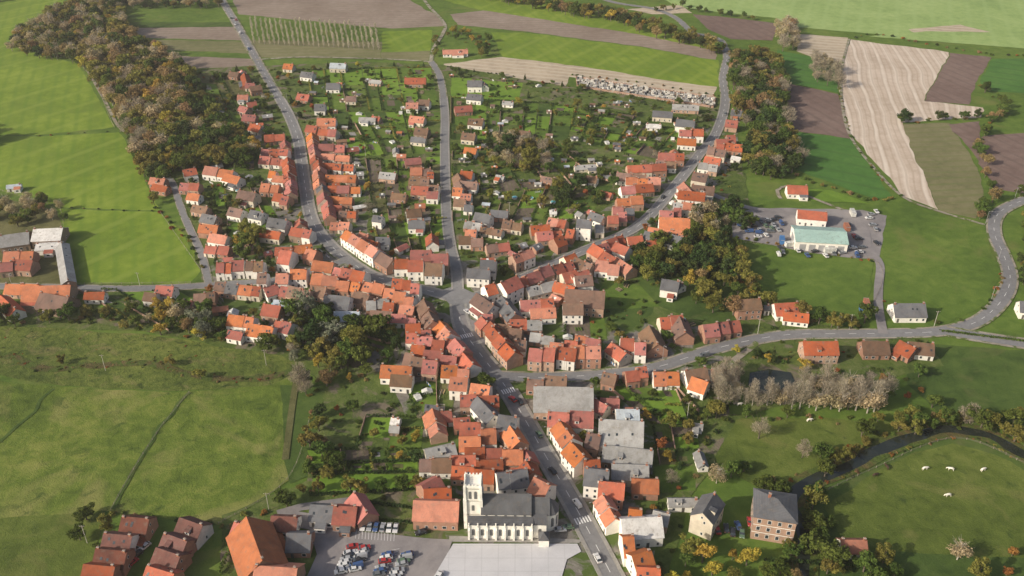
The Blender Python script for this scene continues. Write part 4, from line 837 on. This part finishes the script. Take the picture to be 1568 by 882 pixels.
def make_tree(name,leaf,bark,h,r,kind='round',n=900,seed=0,size=.75):
    rng=random.Random(seed); mb=MB(); th=h*.4
    u=rng.uniform
    if kind=='conifer': 
        mb.tube((0,0,0),(0,0,h*.95),.25,.04,bark); blobs=[]
        for i in range(9):
            z=h*(.12+.86*i/9); rr=r*(1-i/9.3); 
            for k in range(5 if i<7 else 2):
                a=u(0,6.3); blobs.append((math.cos(a)*rr*.5,math.sin(a)*rr*.5,z,rr*.6,rr*.6,h*.06))
        q=leafquads(blobs,n,size*.8,1.3,seed=seed)
    elif kind in('poplar','bare','half'):
        mb.tube((0,0,0),(0,0,h*.5),.3,.18,bark); mb.tube((0,0,h*.5),(u(-.3,.3),u(-.3,.3),h*.97),.18,.03,bark)
        nb=26
        for i in range(nb):
            z=h*(.18+.72*i/nb); a=u(0,6.3); ln=(r*1.1)*(1-abs(i/nb-.4))*u(.7,1.2); rise=ln*(1.6 if kind=='poplar' else .9)
            mb.tube((0,0,z),(math.cos(a)*ln,math.sin(a)*ln,z+rise),.09,.02,bark,4)
        blobs=[(u(-.35,.35)*r,u(-.35,.35)*r,h*(.3+.62*i/8),r*(.8-.3*abs(i/8-.5))*u(.8,1.2),r*(.8-.3*abs(i/8-.5))*u(.8,1.2),h*.1) for i in range(9)]
        if kind!='poplar': blobs=[(math.cos(i*1.3)*r*.5,math.sin(i*1.3)*r*.5,h*(.42+.42*((i*2)%5)/5),r*.55,r*.55,h*.15) for i in range(9)]
        if kind=='half': q=leafquads(blobs,n,size,1.3,(.2,1.15),seed=seed)
        else: q=leafquads(blobs,n,size*.17,7.5,(.1,1.1),up=.95 if kind=='poplar' else .7,seed=seed)
    else:
        mb.tube((0,0,0),(u(-.3,.3),u(-.3,.3),th),.035*h,.022*h,bark)
        blobs=[]; nb=15 if kind=='round' else 8
        for i in range(nb):
            a=i*2.4+u(-.4,.4); rad=r*u(.3,.85) if i else 0; z=h*(.36+.5*u(0,1)) if i else h*.84
            s=r*u(.22,.42); blobs.append((math.cos(a)*rad,math.sin(a)*rad,z,s,s,s*u(.7,1.1)))
            mb.tube((0,0,th*u(.6,1)),(math.cos(a)*rad,math.sin(a)*rad,z),.015*h,.004*h,bark,4)
        if kind=='bush': blobs=[(b[0],b[1],b[2]*.62,b[3]*1.1,b[4]*1.1,b[5]) for b in blobs]
        q=leafquads(blobs,n,size,1.15,seed=seed)
    i0=len(mb.v); mb.v+= [tuple(x) for x in q.tolist()]; mi=mb.mi(leaf); nq=len(q)//4
    mb.f+=[(i0+4*j,i0+4*j+1,i0+4*j+2,i0+4*j+3) for j in range(nq)]; mb.m+=[mi]*nq
    return mb.mesh(name)
T={}
T['g']=[make_tree('deciduous_tree','leaf_green','bark',9.5,4.3,'round',1300,s,.62) for s in (1,2,3)]
T['d']=[make_tree('deciduous_tree','leaf_dark','bark',9.5,4.2,'round',1300,s,.62) for s in (4,5)]
T['o']=[make_tree('autumn_tree','leaf_olive','bark',9.5,4.3,'round',1200,s,.6) for s in (6,7)]
T['b']=[make_tree('autumn_tree','leaf_brown','bark',10,4.2,'round',1000,s,.52) for s in (8,9)]
T['y']=[make_tree('autumn_tree','leaf_yellow','bark',9,3.8,'round',900,25,.5)]
T['h']=[make_tree('autumn_tree','leaf_tan','bark_pale',11,4.2,'half',850,s,.5) for s in (31,32)]
T['u']=[make_tree('autumn_tree','leaf_rust','bark',7,3.2,'round',900,10,.5)]
T['x']=[make_tree('bare_tree','twig_grey','bark',11,4.2,'bare',1300,s) for s in (11,12)]
T['p']=[make_tree('poplar_tree','twig_grey','bark_pale',15,3.2,'poplar',1300,s) for s in (13,14,33)]
T['P']=[make_tree('young_poplar','twig_pale','bark_pale',7,1.2,'poplar',320,15)]
T['c']=[make_tree('conifer_tree','leaf_dark','bark',11,2.6,'conifer',1300,s,.5) for s in (16,17)]
T['s']=[make_tree('shrub','leaf_green','bark',3.0,1.8,'bush',420,s,.4) for s in (18,19)]+[make_tree('shrub','leaf_dark','bark',3.0,1.8,'bush',420,20,.4)]
T['S']=[make_tree('shrub','leaf_olive','bark',2.8,1.8,'bush',400,21,.4),make_tree('shrub','leaf_rust','bark',2.4,1.6,'bush',380,22,.36),make_tree('shrub','leaf_brown','bark',2.8,1.8,'bush',400,26,.36)]
T['l']=[make_tree('willow_tree','leaf_silver','bark_pale',11,4.4,'round',1500,s,.52) for s in (23,24)]
NT=[0]
def tree(kinds,x,y,sc=1.0,parent=None,name=None):
    me=random.choice(T[random.choice(kinds)]); s=sc*U(.7,1.25); NT[0]+=1
    nm=name or me.name.split('.')[0]
    return inst(me,nm,x,y,0,U(0,6.28),(s*U(.85,1.15),s*U(.85,1.15),s*U(.8,1.15)),parent)
def treepoly(px,spacing,kinds,sc=1.0,name='woodland',avoid=True):
    poly=wpoly(px); xs=[p[0] for p in poly]; ys=[p[1] for p in poly]; par=empty(name)
    area=0
    for i in range(len(poly)): a=poly[i]; b=poly[(i+1)%len(poly)]; area+=a[0]*b[1]-b[0]*a[1]
    target=int(abs(area)/2/spacing**2); pts=[]
    tries=0
    while len(pts)<target and tries<target*20:
        tries+=1; x=U(min(xs),max(xs)); y=U(min(ys),max(ys))
        if not inpoly(x,y,poly) or (avoid and not is_free(x,y)): continue
        if any((x-a)**2+(y-b)**2<(spacing*.6)**2 for a,b in pts[-200:]): continue
        pts.append((x,y)); tree(kinds,x,y,sc,par)
def treeline(px,spacing,kinds,sc=1.0,spread=2.0,name='tree_row',avoid=True,keep=1.0):
    pl=catmull(wpoly(px),spacing); par=empty(name)
    for p in pl:
        x=p[0]+U(-1,1)*spread; y=p[1]+U(-1,1)*spread
        if R()>keep or (avoid and not is_free(x,y)): continue
        tree(kinds,x,y,sc,par)
treepoly([(16,82),(36,52),(90,20),(140,0),(188,0),(190,50),(150,105),(110,98)],6.8,'bhoodyhgo',1.08)
treepoly([(116,98),(186,48),(248,84),(294,128),(298,182),(250,236),(206,236),(190,200),(156,145)],6.8,'bhoyboxog',1.28)
treepoly([(208,244),(250,232),(296,195),(330,196),(394,232),(390,262),(335,264),(300,262),(250,288),(230,278)],6.5,'gogogdohyo',1.2)
treepoly([(240,120),(280,110),(345,190),(330,205),(296,185)],7,'dogd',.95)
treepoly([(185,0),(342,0),(345,14),(190,14)],9,'bhod',.9)
treepoly([(-40,-20),(60,-25),(50,-5),(-40,10)],10,'bg',.9)
treepoly([(-80,195),(-25,196),(-20,222),(-80,240)],8,'gd',1.2)
treeline([(728,-4),(800,8),(880,24),(950,38),(1010,56),(1095,80)],4.5,'bgodoyo',1.1,7,'tree_row')
treeline([(760,-8),(860,14),(940,26),(1000,44)],5,'bogo',1.0,6,'tree_row')
treeline([(1000,18),(1040,12),(1100,24),(1150,30)],9,'gdo',.7,4,'tree_row')
treeline([(1060,60),(1085,72),(1098,84)],6,'bo',.9,5,'tree_row')
treepoly([(680,50),(700,46),(750,60),(752,88),(730,90),(735,70),(690,62)],8,'goyS',.7,'hedgerow_trees')
treepoly([(662,92),(664,60),(672,50),(672,90)],6,'ogS',.55,'hedgerow_trees')
treepoly([(1122,95),(1160,84),(1190,96),(1202,150),(1212,214),(1228,250),(1205,280),(1165,276),(1142,250),(1145,200),(1122,170)],6.5,'dgogdxbog',1.1)
treepoly([(1190,45),(1215,40),(1222,78),(1195,80)],7,'bhx',1.0); treepoly([(1240,90),(1290,100),(1285,138),(1245,128)],9,'xh',1.05,'bare_trees')
treeline([(1200,262),(1260,285),(1340,308),(1365,305)],5,'sSs',1.0,1.5,'hedgerow'); treeline([(1060,340),(1110,320),(1140,330)],5,'gdb',1.0,5)
treeline([(1380,188),(1440,184),(1500,180),(1530,176),(1532,160),(1500,135)],4.5,'sgSd',.8,3,'hedgerow')
treeline([(1535,172),(1505,200),(1500,245),(1518,285),(1510,315),(1495,335)],5,'sgSb',.8,3,'hedgerow')
treeline([(1518,290),(1568,302),(1600,300)],5,'gso',.9,4,'hedgerow'); treeline([(1300,60),(1345,54),(1420,68),(1520,84),(1568,86)],7,'sS',.9,2,'hedgerow')
treeline([(1550,330),(1568,345),(1580,390),(1570,440)],6,'gdo',.9,4,'tree_row'); treeline([(1284,98),(1286,142),(1302,205),(1340,262),(1380,302)],5,'sS',.6,1,'hedgerow')
treepoly([(975,382),(1040,360),(1115,366),(1120,410),(1100,440),(1050,430),(1000,436),(962,415)],6.5,'dgodgogc',1.0)
treepoly([(1060,330),(1120,320),(1150,345),(1120,368),(1070,362)],7.5,'dgoh',1.0)
treepoly([(1050,440),(1125,400),(1145,440),(1190,478),(1130,486),(1060,476)],7,'gogoyb',.9)
treeline([(1122,372),(1142,440),(1185,478),(1300,502),(1328,488)],4,'sgSo',.9,2,'hedgerow')
treeline([(1110,362),(1220,380),(1338,402)],4.5,'sS',.65,.8,'hedgerow'); treeline([(1355,464),(1450,498),(1512,468),(1534,422)],5,'sS',.7,1,'hedgerow')
treepoly([(745,222),(800,218),(842,235),(838,262),(780,262),(750,245)],7.5,'xhxdo',.95)
treepoly([(850,290),(900,286),(925,312),(880,330),(850,320)],8,'dogd',.85); treeline([(730,300),(860,322),(905,330)],6,'sSgo',.8,3)
treeline([(690,232),(740,250),(840,268),(960,285)],6,'sgSo',.7,4,keep=.9); treeline([(860,165),(960,180),(1060,195)],6,'sSgo',.7,4,keep=.9); treeline([(875,115),(1000,130),(1100,148)],6,'sS',.6,1,'hedgerow')
treeline([(860,238),(905,262),(960,300)],5,'sgSd',.75,2.5,'hedgerow'); treeline([(700,205),(780,215),(870,222)],6,'sSgo',.6,2,'hedgerow')
treepoly([(870,190),(980,195),(1010,230),(900,230)],12,'gsoSc',.65,'garden_trees')
treepoly([(366,350),(392,355),(400,400),(372,410),(356,380)],6.5,'ggoy',.9); treeline([(322,200),(335,240),(320,262)],6,'gob',.9,4)
treeline([(206,235),(245,325),(292,372),(312,425)],6,'sSo',.75,1.5,'hedgerow'); treeline([(95,318),(170,322),(245,324)],6,'sS',.4,.6,'hedgerow'); treeline([(60,208),(130,204),(186,202)],8,'sS',.45,.8,'hedgerow')
treepoly([(-40,305),(95,312),(100,345),(30,350),(-40,345)],9,'gohb',.8,'farm_trees')
treeline([(-40,492),(60,494),(150,488),(230,478),(300,500),(360,522),(430,540)],4.5,'gsogSyo',.8,4,'tree_row'); treepoly([(205,478),(290,470),(340,500),(330,530),(240,512)],7,'oghgyob',.85)
treepoly([(295,495),(335,500),(340,528),(300,524)],6,'ll',.95,'willow_trees')
treepoly([(430,490),(500,478),(560,500),(600,500),(618,540),(575,560),(520,575),(480,560),(440,545)],7,'dgogogloc',1.0)
treepoly([(462,570),(515,575),(500,620),(500,690),(480,735),(462,720),(480,650)],6,'gobsSdg',.85); treepoly([(560,545),(600,548),(590,580),(560,580)],8,'go',.85)
treeline([(445,545),(462,570),(466,610)],5,'lx',1.,2)
treeline([(-60,530),(10,545),(70,566),(140,562),(220,556),(300,576),(380,582),(440,572)],2.6,'SSSs',.38,2.4,'ditch_scrub')
treeline([(100,560),(262,560),(300,582)],30,'xo',.7,2,'field_trees')
treepoly([(-20,500),(200,515),(430,552),(420,575),(80,580),(-20,548)],9,'Ss',.25,'marsh_tussocks')
treepoly([(130,780),(190,775),(180,800),(140,850),(110,870)],7,'gSos',.75); treeline([(330,805),(430,785),(478,735)],5,'sgS',.75,3,'hedgerow'); treeline([(180,785),(330,800)],5,'sS',.7,2,'hedgerow')
par=empty('poplar_row')
for a,b,n_ in (((1098,618),(1345,632),24),((1090,600),(1135,604),6),((1225,600),(1350,612),13),((1100,580),(1120,590),3)):
    for i in range(n_):
        u=a[0]+(b[0]-a[0])*i/(n_-1)+U(-5,5); v=a[1]+(b[1]-a[1])*i/(n_-1)+U(-4,4); x,y=P(u,v); tree('ppxhp',x,y,.82 if u<1220 else .92,par)
treepoly([(1340,560),(1420,575),(1440,630),(1400,650),(1350,620)],8,'SusgyS',.75); treeline([(1060,640),(1240,646),(1430,650),(1568,648)],5,'sSog',.65,3,'hedgerow')
treeline([(1155,660),(1215,690)],15,'xS',.8,5,'field_trees')
nsr=normals(riv)
pr_=empty('riverside_shrubs')
for i in range(0,len(riv)):
    for off in (-3.9,3.9):
        if R()<.8:
            jx=off+U(-.6,1.4)*(1 if off>0 else -1); x=riv[i][0]+nsr[i][0]*jx; y=riv[i][1]+nsr[i][1]*jx; far=nsr[i][1]*off>0
            tree('sSsSgoo' if far else 'SsSsS',x,y,U(.5,.9) if far else U(.3,.62),pr_)
treeline([(1245,722),(1330,680),(1400,651),(1460,641),(1520,651),(1568,676),(1640,711)],5,'sogSxgo',.8,4,'riverside_trees')
treeline([(1085,735),(1150,745),(1200,745)],6,'gxhS',.85,5); treeline([(1245,760),(1252,820),(1256,880)],5,'gxoSg',.85,4,'riverside_trees')
treepoly([(1020,840),(1150,850),(1200,870),(1180,900),(1030,900)],6.5,'goysg',.8); treepoly([(1170,842),(1290,846),(1370,862),(1380,900),(1180,900)],6.5,'gosbg',.75)
treepoly([(1010,620),(1060,630),(1065,680),(1010,700)],9,'gxou',.75); treepoly([(1085,700),(1150,720),(1160,745),(1085,745)],9,'xgSh',.75)
treepoly([(1460,850),(1560,850),(1600,880),(1450,900)],8,'gouh',.8); treepoly([(1000,770),(1060,790),(1050,830),(1010,840)],8,'gos',.75)
treepoly([(600,660),(655,660),(640,690),(600,690)],7,'gos',.7); treeline([(470,760),(560,752),(640,752)],5,'sgo',.65,2); treeline([(480,724),(560,720),(640,722)],4,'s',.7,.4,'hedge')
par=empty('poplar_plantation')
for j in range(7):
    for i in range(26):
        u=384+i*7.6+j*1.0; v=32+j*5.2+i*.35; x,y=P(u,v+4); tree('P',x+U(-.4,.4),y+U(-.4,.4),.85,par)
GV=wpoly([(300,110),(680,100),(1100,170),(1140,260),(1100,370),(1010,440),(1000,490),(1420,520),(1430,560),(1130,590),(1070,760),(1020,880),(640,800),(440,780),(500,700),(520,590),(430,540),(60,490),(80,445),(310,440),(280,270),(330,262),(400,260)])
xs=[p[0] for p in GV]; ys=[p[1] for p in GV]; cnt=0
for k in range(20000):
    if cnt>1700: break
    x=U(min(xs),max(xs)); y=U(min(ys),max(ys))
    if not inpoly(x,y,GV) or not is_free(x,y): continue
    if not all(is_free(x+a,y+b) for a,b in ((1.6,0),(-1.6,0),(0,1.6),(0,-1.6))): continue
    openg=inpoly(x,y,GP)
    if openg and R()<.4: continue
    cnt+=1
    if R()<(.88 if openg else .78): tree('sssSs',x,y,U(.3,.82))
    else: tree('gdogcgxuy',x,y,U(.38,.68))
print('trees',NT[0])
def hedge(a,b,h,w=1.0):
    L=math.hypot(b[0]-a[0],b[1]-a[1]); n=int(L*9); 
    if n<4: return
    t=np.random.rand(n); c=np.stack([a[0]+(b[0]-a[0])*t,a[1]+(b[1]-a[1])*t,np.zeros(n)],1)
    c[:,:2]+=np.random.uniform(-w/2,w/2,(n,2)); c[:,2]=h*np.random.uniform(.25,1,n)**.6
    va=np.random.normal(size=(n,3)); va/=np.linalg.norm(va,axis=1)[:,None]; vb=np.cross(va,np.random.normal(size=(n,3))); vb/=np.linalg.norm(vb,axis=1)[:,None]
    va*=.35;vb*=.35; return np.stack([c-va,c-vb,c+va,c+vb],1).reshape(-1,3)
hq={'leaf_dark':[],'leaf_green':[],'leaf_olive':[]}
for a,b,h in HEDGES:
    q=hedge(a,b,h)
    if q is not None: hq[random.choice(('leaf_dark','leaf_green','leaf_dark','leaf_olive'))].append(q)
def H2(pxs,h,k='leaf_dark',w=1.2):
    pl=wpoly(pxs)
    for a,b in zip(pl[:-1],pl[1:]):
        q=hedge(a,b,h,w); q2=hedge(a,b,h,w)
        if q is not None: hq[k]+= [q,q2]
for pxs,h,k in (([(478,728),(636,724)],1.4,'leaf_dark'),([(476,760),(636,752)],1.6,'leaf_dark'),([(498,712),(640,708)],1.8,'leaf_dark'),([(336,882),(352,845),(368,815)],2.2,'leaf_green'),
    ([(560,770),(632,780)],1.3,'leaf_dark'),([(1170,862),(1250,866),(1330,872)],2.2,'leaf_dark'),([(1440,508),(1568,524)],1.2,'leaf_green'),([(548,796),(640,802)],1.0,'leaf_dark')): H2(pxs,h,k)
for k,l in hq.items():
    q=np.concatenate(l); mb=MB(); mb.v=[tuple(x) for x in q.tolist()]; mb.mi(k); nq=len(q)//4; mb.f=[(4*j,4*j+1,4*j+2,4*j+3) for j in range(nq)]; mb.m=[0]*nq; mb.obj('garden_hedge')
# ---------------------------------------------------------------- cars
m,t,b=newmat('car_paint'); oi=N(t,'ShaderNodeObjectInfo')
t.links.new(ramp(t,oi.outputs['Random'],[(0,(.6,.6,.6)),(.2,(.3,.31,.33)),(.42,(.03,.03,.035)),(.6,(.5,.5,.52)),(.68,(.04,.08,.2)),(.8,(.35,.03,.03)),(.86,(.12,.13,.14)),(.95,(.1,.16,.1))],'CONSTANT'),b.inputs['Base Color'])
b.inputs['Roughness'].default_value=.3; b.inputs['Specular IOR Level'].default_value=.5; MATS['car_paint']=m
def car_mesh(van=False):
    mb=MB()
    if van: side=[(-2.2,.35),(-2.25,.9),(-1.7,1.1),(-1.1,1.85),(2.2,1.95),(2.25,.35)]
    else: side=[(-2.05,.32),(-2.12,.7),(-1.95,.86),(-.95,.98),(-.35,1.42),(1.15,1.45),(1.85,1.0),(2.08,.92),(2.12,.35)]
    n=len(side)
    def yw(z): return .86 if z<1.02 else .86-(z-1.0)*.38
    for s in (-1,1):
        for x,z in side: mb.v.append((x,s*yw(z),z))
    cp_=mb.mi('car_paint'); gl=mb.mi('glass')
    for i in range(n):
        j=(i+1)%n; mb.f.append((i,j,n+j,n+i)); g_=(not van and i in (3,5)) or (van and i==2); mb.m.append(gl if g_ else cp_)
    mb.f.append(tuple(range(n))); mb.m.append(cp_); mb.f.append(tuple(range(2*n-1,n-1,-1))); mb.m.append(cp_)
    for s in (-1,1):
        if not van:
            for q in ([(-.82,1.03),(-.38,1.36),(.25,1.38),(.25,1.03)],[(.33,1.03),(.33,1.38),(1.08,1.38),(1.55,1.05)]):
                mb.face([(x,s*(yw(z)+.012),z) for x,z in q],'glass')
        else: mb.face([(x,s*(yw(z)+.012),z) for x,z in [(-1.4,1.1),(-1.0,1.7),(-.3,1.72),(-.3,1.1)]],'glass')
        for x in (-1.35,1.35): mb.tube((x,s*.62,.32),(x,s*.9,.32),.32,.32,'tyre',10); mb.tube((x,s*.9,.32),(x,s*.91,.32),.17,.16,'metal_grey',8)
    for s in (-1,1):
        mb.box(-2.16,-2.09,s*.6-.18,s*.6+.18,.62,.76,'frame'); mb.box(2.1,2.16,s*.65-.13,s*.65+.13,.65,.85,'chimney_brick')
    return mb.mesh('car')
CM=[car_mesh(),car_mesh(),car_mesh(True)]
CZ=LZ[0]
def car(x,y,ang,z=None): inst(random.choices(CM,(5,5,1))[0],'parked_car',x,y,CZ if z is None else z,ang+(math.pi if R()<.5 else 0))
def carpx(u,v,ang): x,y=P(u,v,.7); car(x,y,ang)
def carrow(u0,v0,u1,v1,n,ang,keep=.9):
    for i in range(n):
        if R()<keep: t=i/(n-1); x,y=P(u0+(u1-u0)*t,v0+(v1-v0)*t,.7); car(x,y,ang+U(-.05,.05))
carrow(522,876,540,838,9,D(14)); carrow(544,872,558,840,8,D(14)); carrow(580,880,594,850,7,D(14)); carrow(604,884,624,850,8,D(14))
carrow(546,806,606,810,7,D(86),.9)
carpx(645,816,D(20)); carpx(672,884,1.2)
for u,v in ((1098,812),(1112,810),(1122,816),(1130,806),(1136,818),(1148,800)): carpx(u,v,U(1.3,1.7))
for u,v,a in ((870,808,.1),(858,812,.1),(785,612,-.95),(716,478,-.9),(846,722,-1.05),(884,772,-1.1),(1078,545,.3),(203,862,1.),(210,850,1.),(222,838,1.),(196,846,1.)): carpx(u,v,a)
for k in range(130):
    q_=R()
    if q_<.35: u,v=U(1130,1205),U(334,366)
    elif q_<.65: u,v=U(1296,1346),U(326,392)
    else: u,v=U(1190,1320),U(380,394)
    x,y=P(u,v)
    if is_free(x,y) and is_free(x+2,y) and is_free(x-2,y): car(x,y,random.choice((.1,1.6))+U(-.2,.2)); occ.update(cells(x,y,0,3,3))
for k in range(14):
    ri=random.choice((0,2,3,3,0,4)); pl,ns,w_,pav,inf,z,dash=ROADS[ri]; i=random.randrange(int(len(pl)*.25),len(pl)-2); s=random.choice((-1,1)); nn=ns[i]
    if abs(pl[i][0])>350 or near_other(pl[i],ri,4): continue
    car(pl[i][0]+nn[0]*s*(w_/2-1.0),pl[i][1]+nn[1]*s*(w_/2-1.0),math.atan2(nn[1],nn[0])+math.pi/2,z+.004)
def container(u,v,k,ang=0):
    x,y=P(u,v); mb=MB(); mb.box(-3,3,-1.2,1.2,.1,2.6,k); 
    for i in range(12): mb.box(-2.9+i*.5,-2.7+i*.5,-1.26,-1.203,.2,2.5,k); mb.box(-2.9+i*.5,-2.7+i*.5,1.203,1.26,.2,2.5,k)
    mb.box(-3.05,-2.95,-1.25,1.25,2.5,2.7,'metal_grey'); mb.box(2.95,3.05,-1.25,1.25,2.5,2.7,'metal_grey'); mb.obj('shipping_container',(x,y,CZ),ang)
for u,v,k,a in ((1197,372,'plastic_blue',1.4),(1210,378,'tarp',.2),(1296,352,'chimney_brick',1.5),(1305,330,'tarp',1.5),(1320,480,'plastic_blue',1.4),(1326,470,'chimney_brick',1.4),(1270,388,'tarp',0),(1285,386,'metal_grey',0)): container(u,v,k,a)
gm=MB(); cq=wpoly([(882,120),(1096,152),(1092,166),(884,134)])
gm.face([(x,y,LZ[0]) for x,y in cq],'yard')
for i in range(78):
    for j in range(10):
        if R()<.2: continue
        x,y=bil(cq,(i+.5)/78,(j+.5)/10); x+=U(-.3,.3)
        k=random.choice(('grave_stone','tyre','stone_dark','metal_grey','wall_brown','stone_dark','glass','grave_stone','stone_light')); h=U(.3,.5)
        gm.box(x-.6,x+.6,y-1.2,y+1.2,0,h+.4,k); gm.box(x-.5,x+.5,y+1.0,y+1.19,h+.4,h+.4+U(.7,1.3),k)
        if R()<.25: gm.box(x-.07,x+.07,y+1.0,y+1.15,h+.7,h+2,'stone_light'); gm.box(x-.35,x+.35,y+1.01,y+1.14,h+1.5,h+1.65,'stone_light')
        if R()<.06: gm.box(x-1,x+1,y-1.2,y+1.2,0,2.3,k); gm.prism([(y-1.3,2.3),(y,3.1),(y+1.3,2.3)],x-1.1,x+1.1,'stone_dark')
gm.obj('cemetery_graves'); wl=MB()
for a,b in zip(cq,cq[1:]+cq[:1]): wl.obox(a,b,.35,0,1.9,'garden_wall_brick')
wl.obj('cemetery_wall'); 
def fence(px,h=1.2,name='field_fence',sp=4):
    pl=catmull(wpoly(px),sp); mb=MB()
    for p in pl: mb.box(p[0]-.08,p[0]+.08,p[1]-.08,p[1]+.08,0,h,'wood_fence')
    for a,b in zip(pl[:-1],pl[1:]):
        for z in (.5,.95): mb.obox(a,b,.05,z,z+.06,'wood_fence')
    mb.obj(name)
for px in ([(93,320),(112,436)],[(112,436),(292,434)],[(245,325),(306,412)],[(0,292),(92,318)],[(8,68),(120,98),(175,195)],[(1250,760),(1330,722),(1460,672),(1568,710)],[(1126,371),(1338,400),(1326,488)],[(475,640),(440,735),(335,803)],[(290,602),(262,636),(240,665),(205,720),(170,782)]): fence(px)
pm=MB(); pm.tube((0,0,0),(0,0,7.5),.1,.07,'metal_grey'); pm.tube((0,0,7.4),(1.4,0,7.8),.05,.04,'metal_grey'); pm.box(1.2,1.9,-.14,.14,7.74,7.9,'metal_grey',0,True); lamp=pm.mesh('street_lamp')
for k in (0,2,3,4):
    pl,ns,w_,*_r=ROADS[k]
    for i in range(6,len(pl)-2,10):
        if pl[i][1]>VY0 or near_other(pl[i],k,2): continue
        nn=ns[i]; inst(lamp,'street_lamp',pl[i][0]+nn[0]*(w_/2+1.1),pl[i][1]+nn[1]*(w_/2+1.1),0,math.atan2(-nn[1],-nn[0]))
pm=MB(); pm.tube((0,0,0),(0,0,8.5),.13,.09,'stone_dark'); pm.box(-.9,.9,-.06,.06,8.0,8.12,'wood_fence',0,True)
for q in (-.8,0,.8): pm.tube((q,0,8.12),(q,0,8.35),.05,.04,'frame',5)
pole=pm.mesh('utility_pole')
for u,v in ((84,88),(88,92),(162,568),(134,832),(408,560),(412,782),(1430,500),(1300,505),(1160,512),(20,442),(215,440),(560,240),(1052,642),(780,330)): x,y=P(u,v); inst(pole,'utility_pole',x,y)
def cow(u,v,ang,hide='cow_hide'):
    me=bpy.data.meshes.new('cow')
    V=[(0,0,1.1),(.45,0,1.12),(.85,0,1.1),(1.2,0,1.2),(1.5,0,.95),(1.8,0,.6),(-.45,0,1.12),(-.85,0,1.15),
       (.75,.24,.75),(.78,.25,.4),(.76,.25,.03),(.75,-.24,.75),(.68,-.25,.4),(.7,-.25,.03),(-.75,.25,.8),(-.95,.26,.42),(-.85,.26,.03),(-.75,-.25,.8),(-.9,-.26,.42),(-.8,-.26,.03),
       (-1.02,0,1.1),(-1.08,0,.5),(1.48,.2,1.02),(1.48,-.2,1.02)]
    E=[(0,1),(1,2),(2,3),(3,4),(4,5),(0,6),(6,7),(2,8),(8,9),(9,10),(2,11),(11,12),(12,13),(7,14),(14,15),(15,16),(7,17),(17,18),(18,19),(7,20),(20,21),(4,22),(4,23)]
    r=[.42,.4,.36,.22,.17,.1,.4,.3,.15,.08,.07,.15,.08,.07,.17,.08,.07,.17,.08,.07,.05,.03,.05,.05]
    me.from_pydata(V,E,[]); me.materials.append(MATS[hide]); o=bpy.data.objects.new('cow',me); COL.objects.link(o)
    o.modifiers.new('s','SKIN')
    for i,s in enumerate(me.skin_vertices[0].data): s.radius=(r[i],r[i]); s.use_root=(i==0)
    o.modifiers.new('b','SUBSURF').levels=1; o.modifiers['b'].render_levels=1
    x,y=P(u,v,.6); o.location=(x,y,.22); o.rotation_euler=(0,0,ang)
for a in ((1416,718,.2),(1456,719,2.9),(1505,720,.4),(1452,759,3.3),(1239,644,.2),(1132,620,.3)): cow(*a)
cow(1358,716,1.8,'cow_dark'); cow(1340,728,.3,'cow_dark')
# ---------------------------------------------------------------- autumn haze: thin layer of air over the valley
m=bpy.data.materials.new('haze'); m.use_nodes=True; t=m.node_tree; t.nodes.remove(t.nodes['Principled BSDF'])
vs=t.nodes.new('ShaderNodeVolumeScatter'); vs.inputs['Density'].default_value=.00009; vs.inputs['Anisotropy'].default_value=.2; vs.inputs['Color'].default_value=(1,.98,.95,1)
t.links.new(vs.outputs[0],t.nodes['Material Output'].inputs['Volume']); MATS['haze']=m
mb=MB(); mb.box(-2500,2500,-400,4500,-1,400,'haze',0,True); mb.obj('haze')
print('done',len(bpy.data.objects))
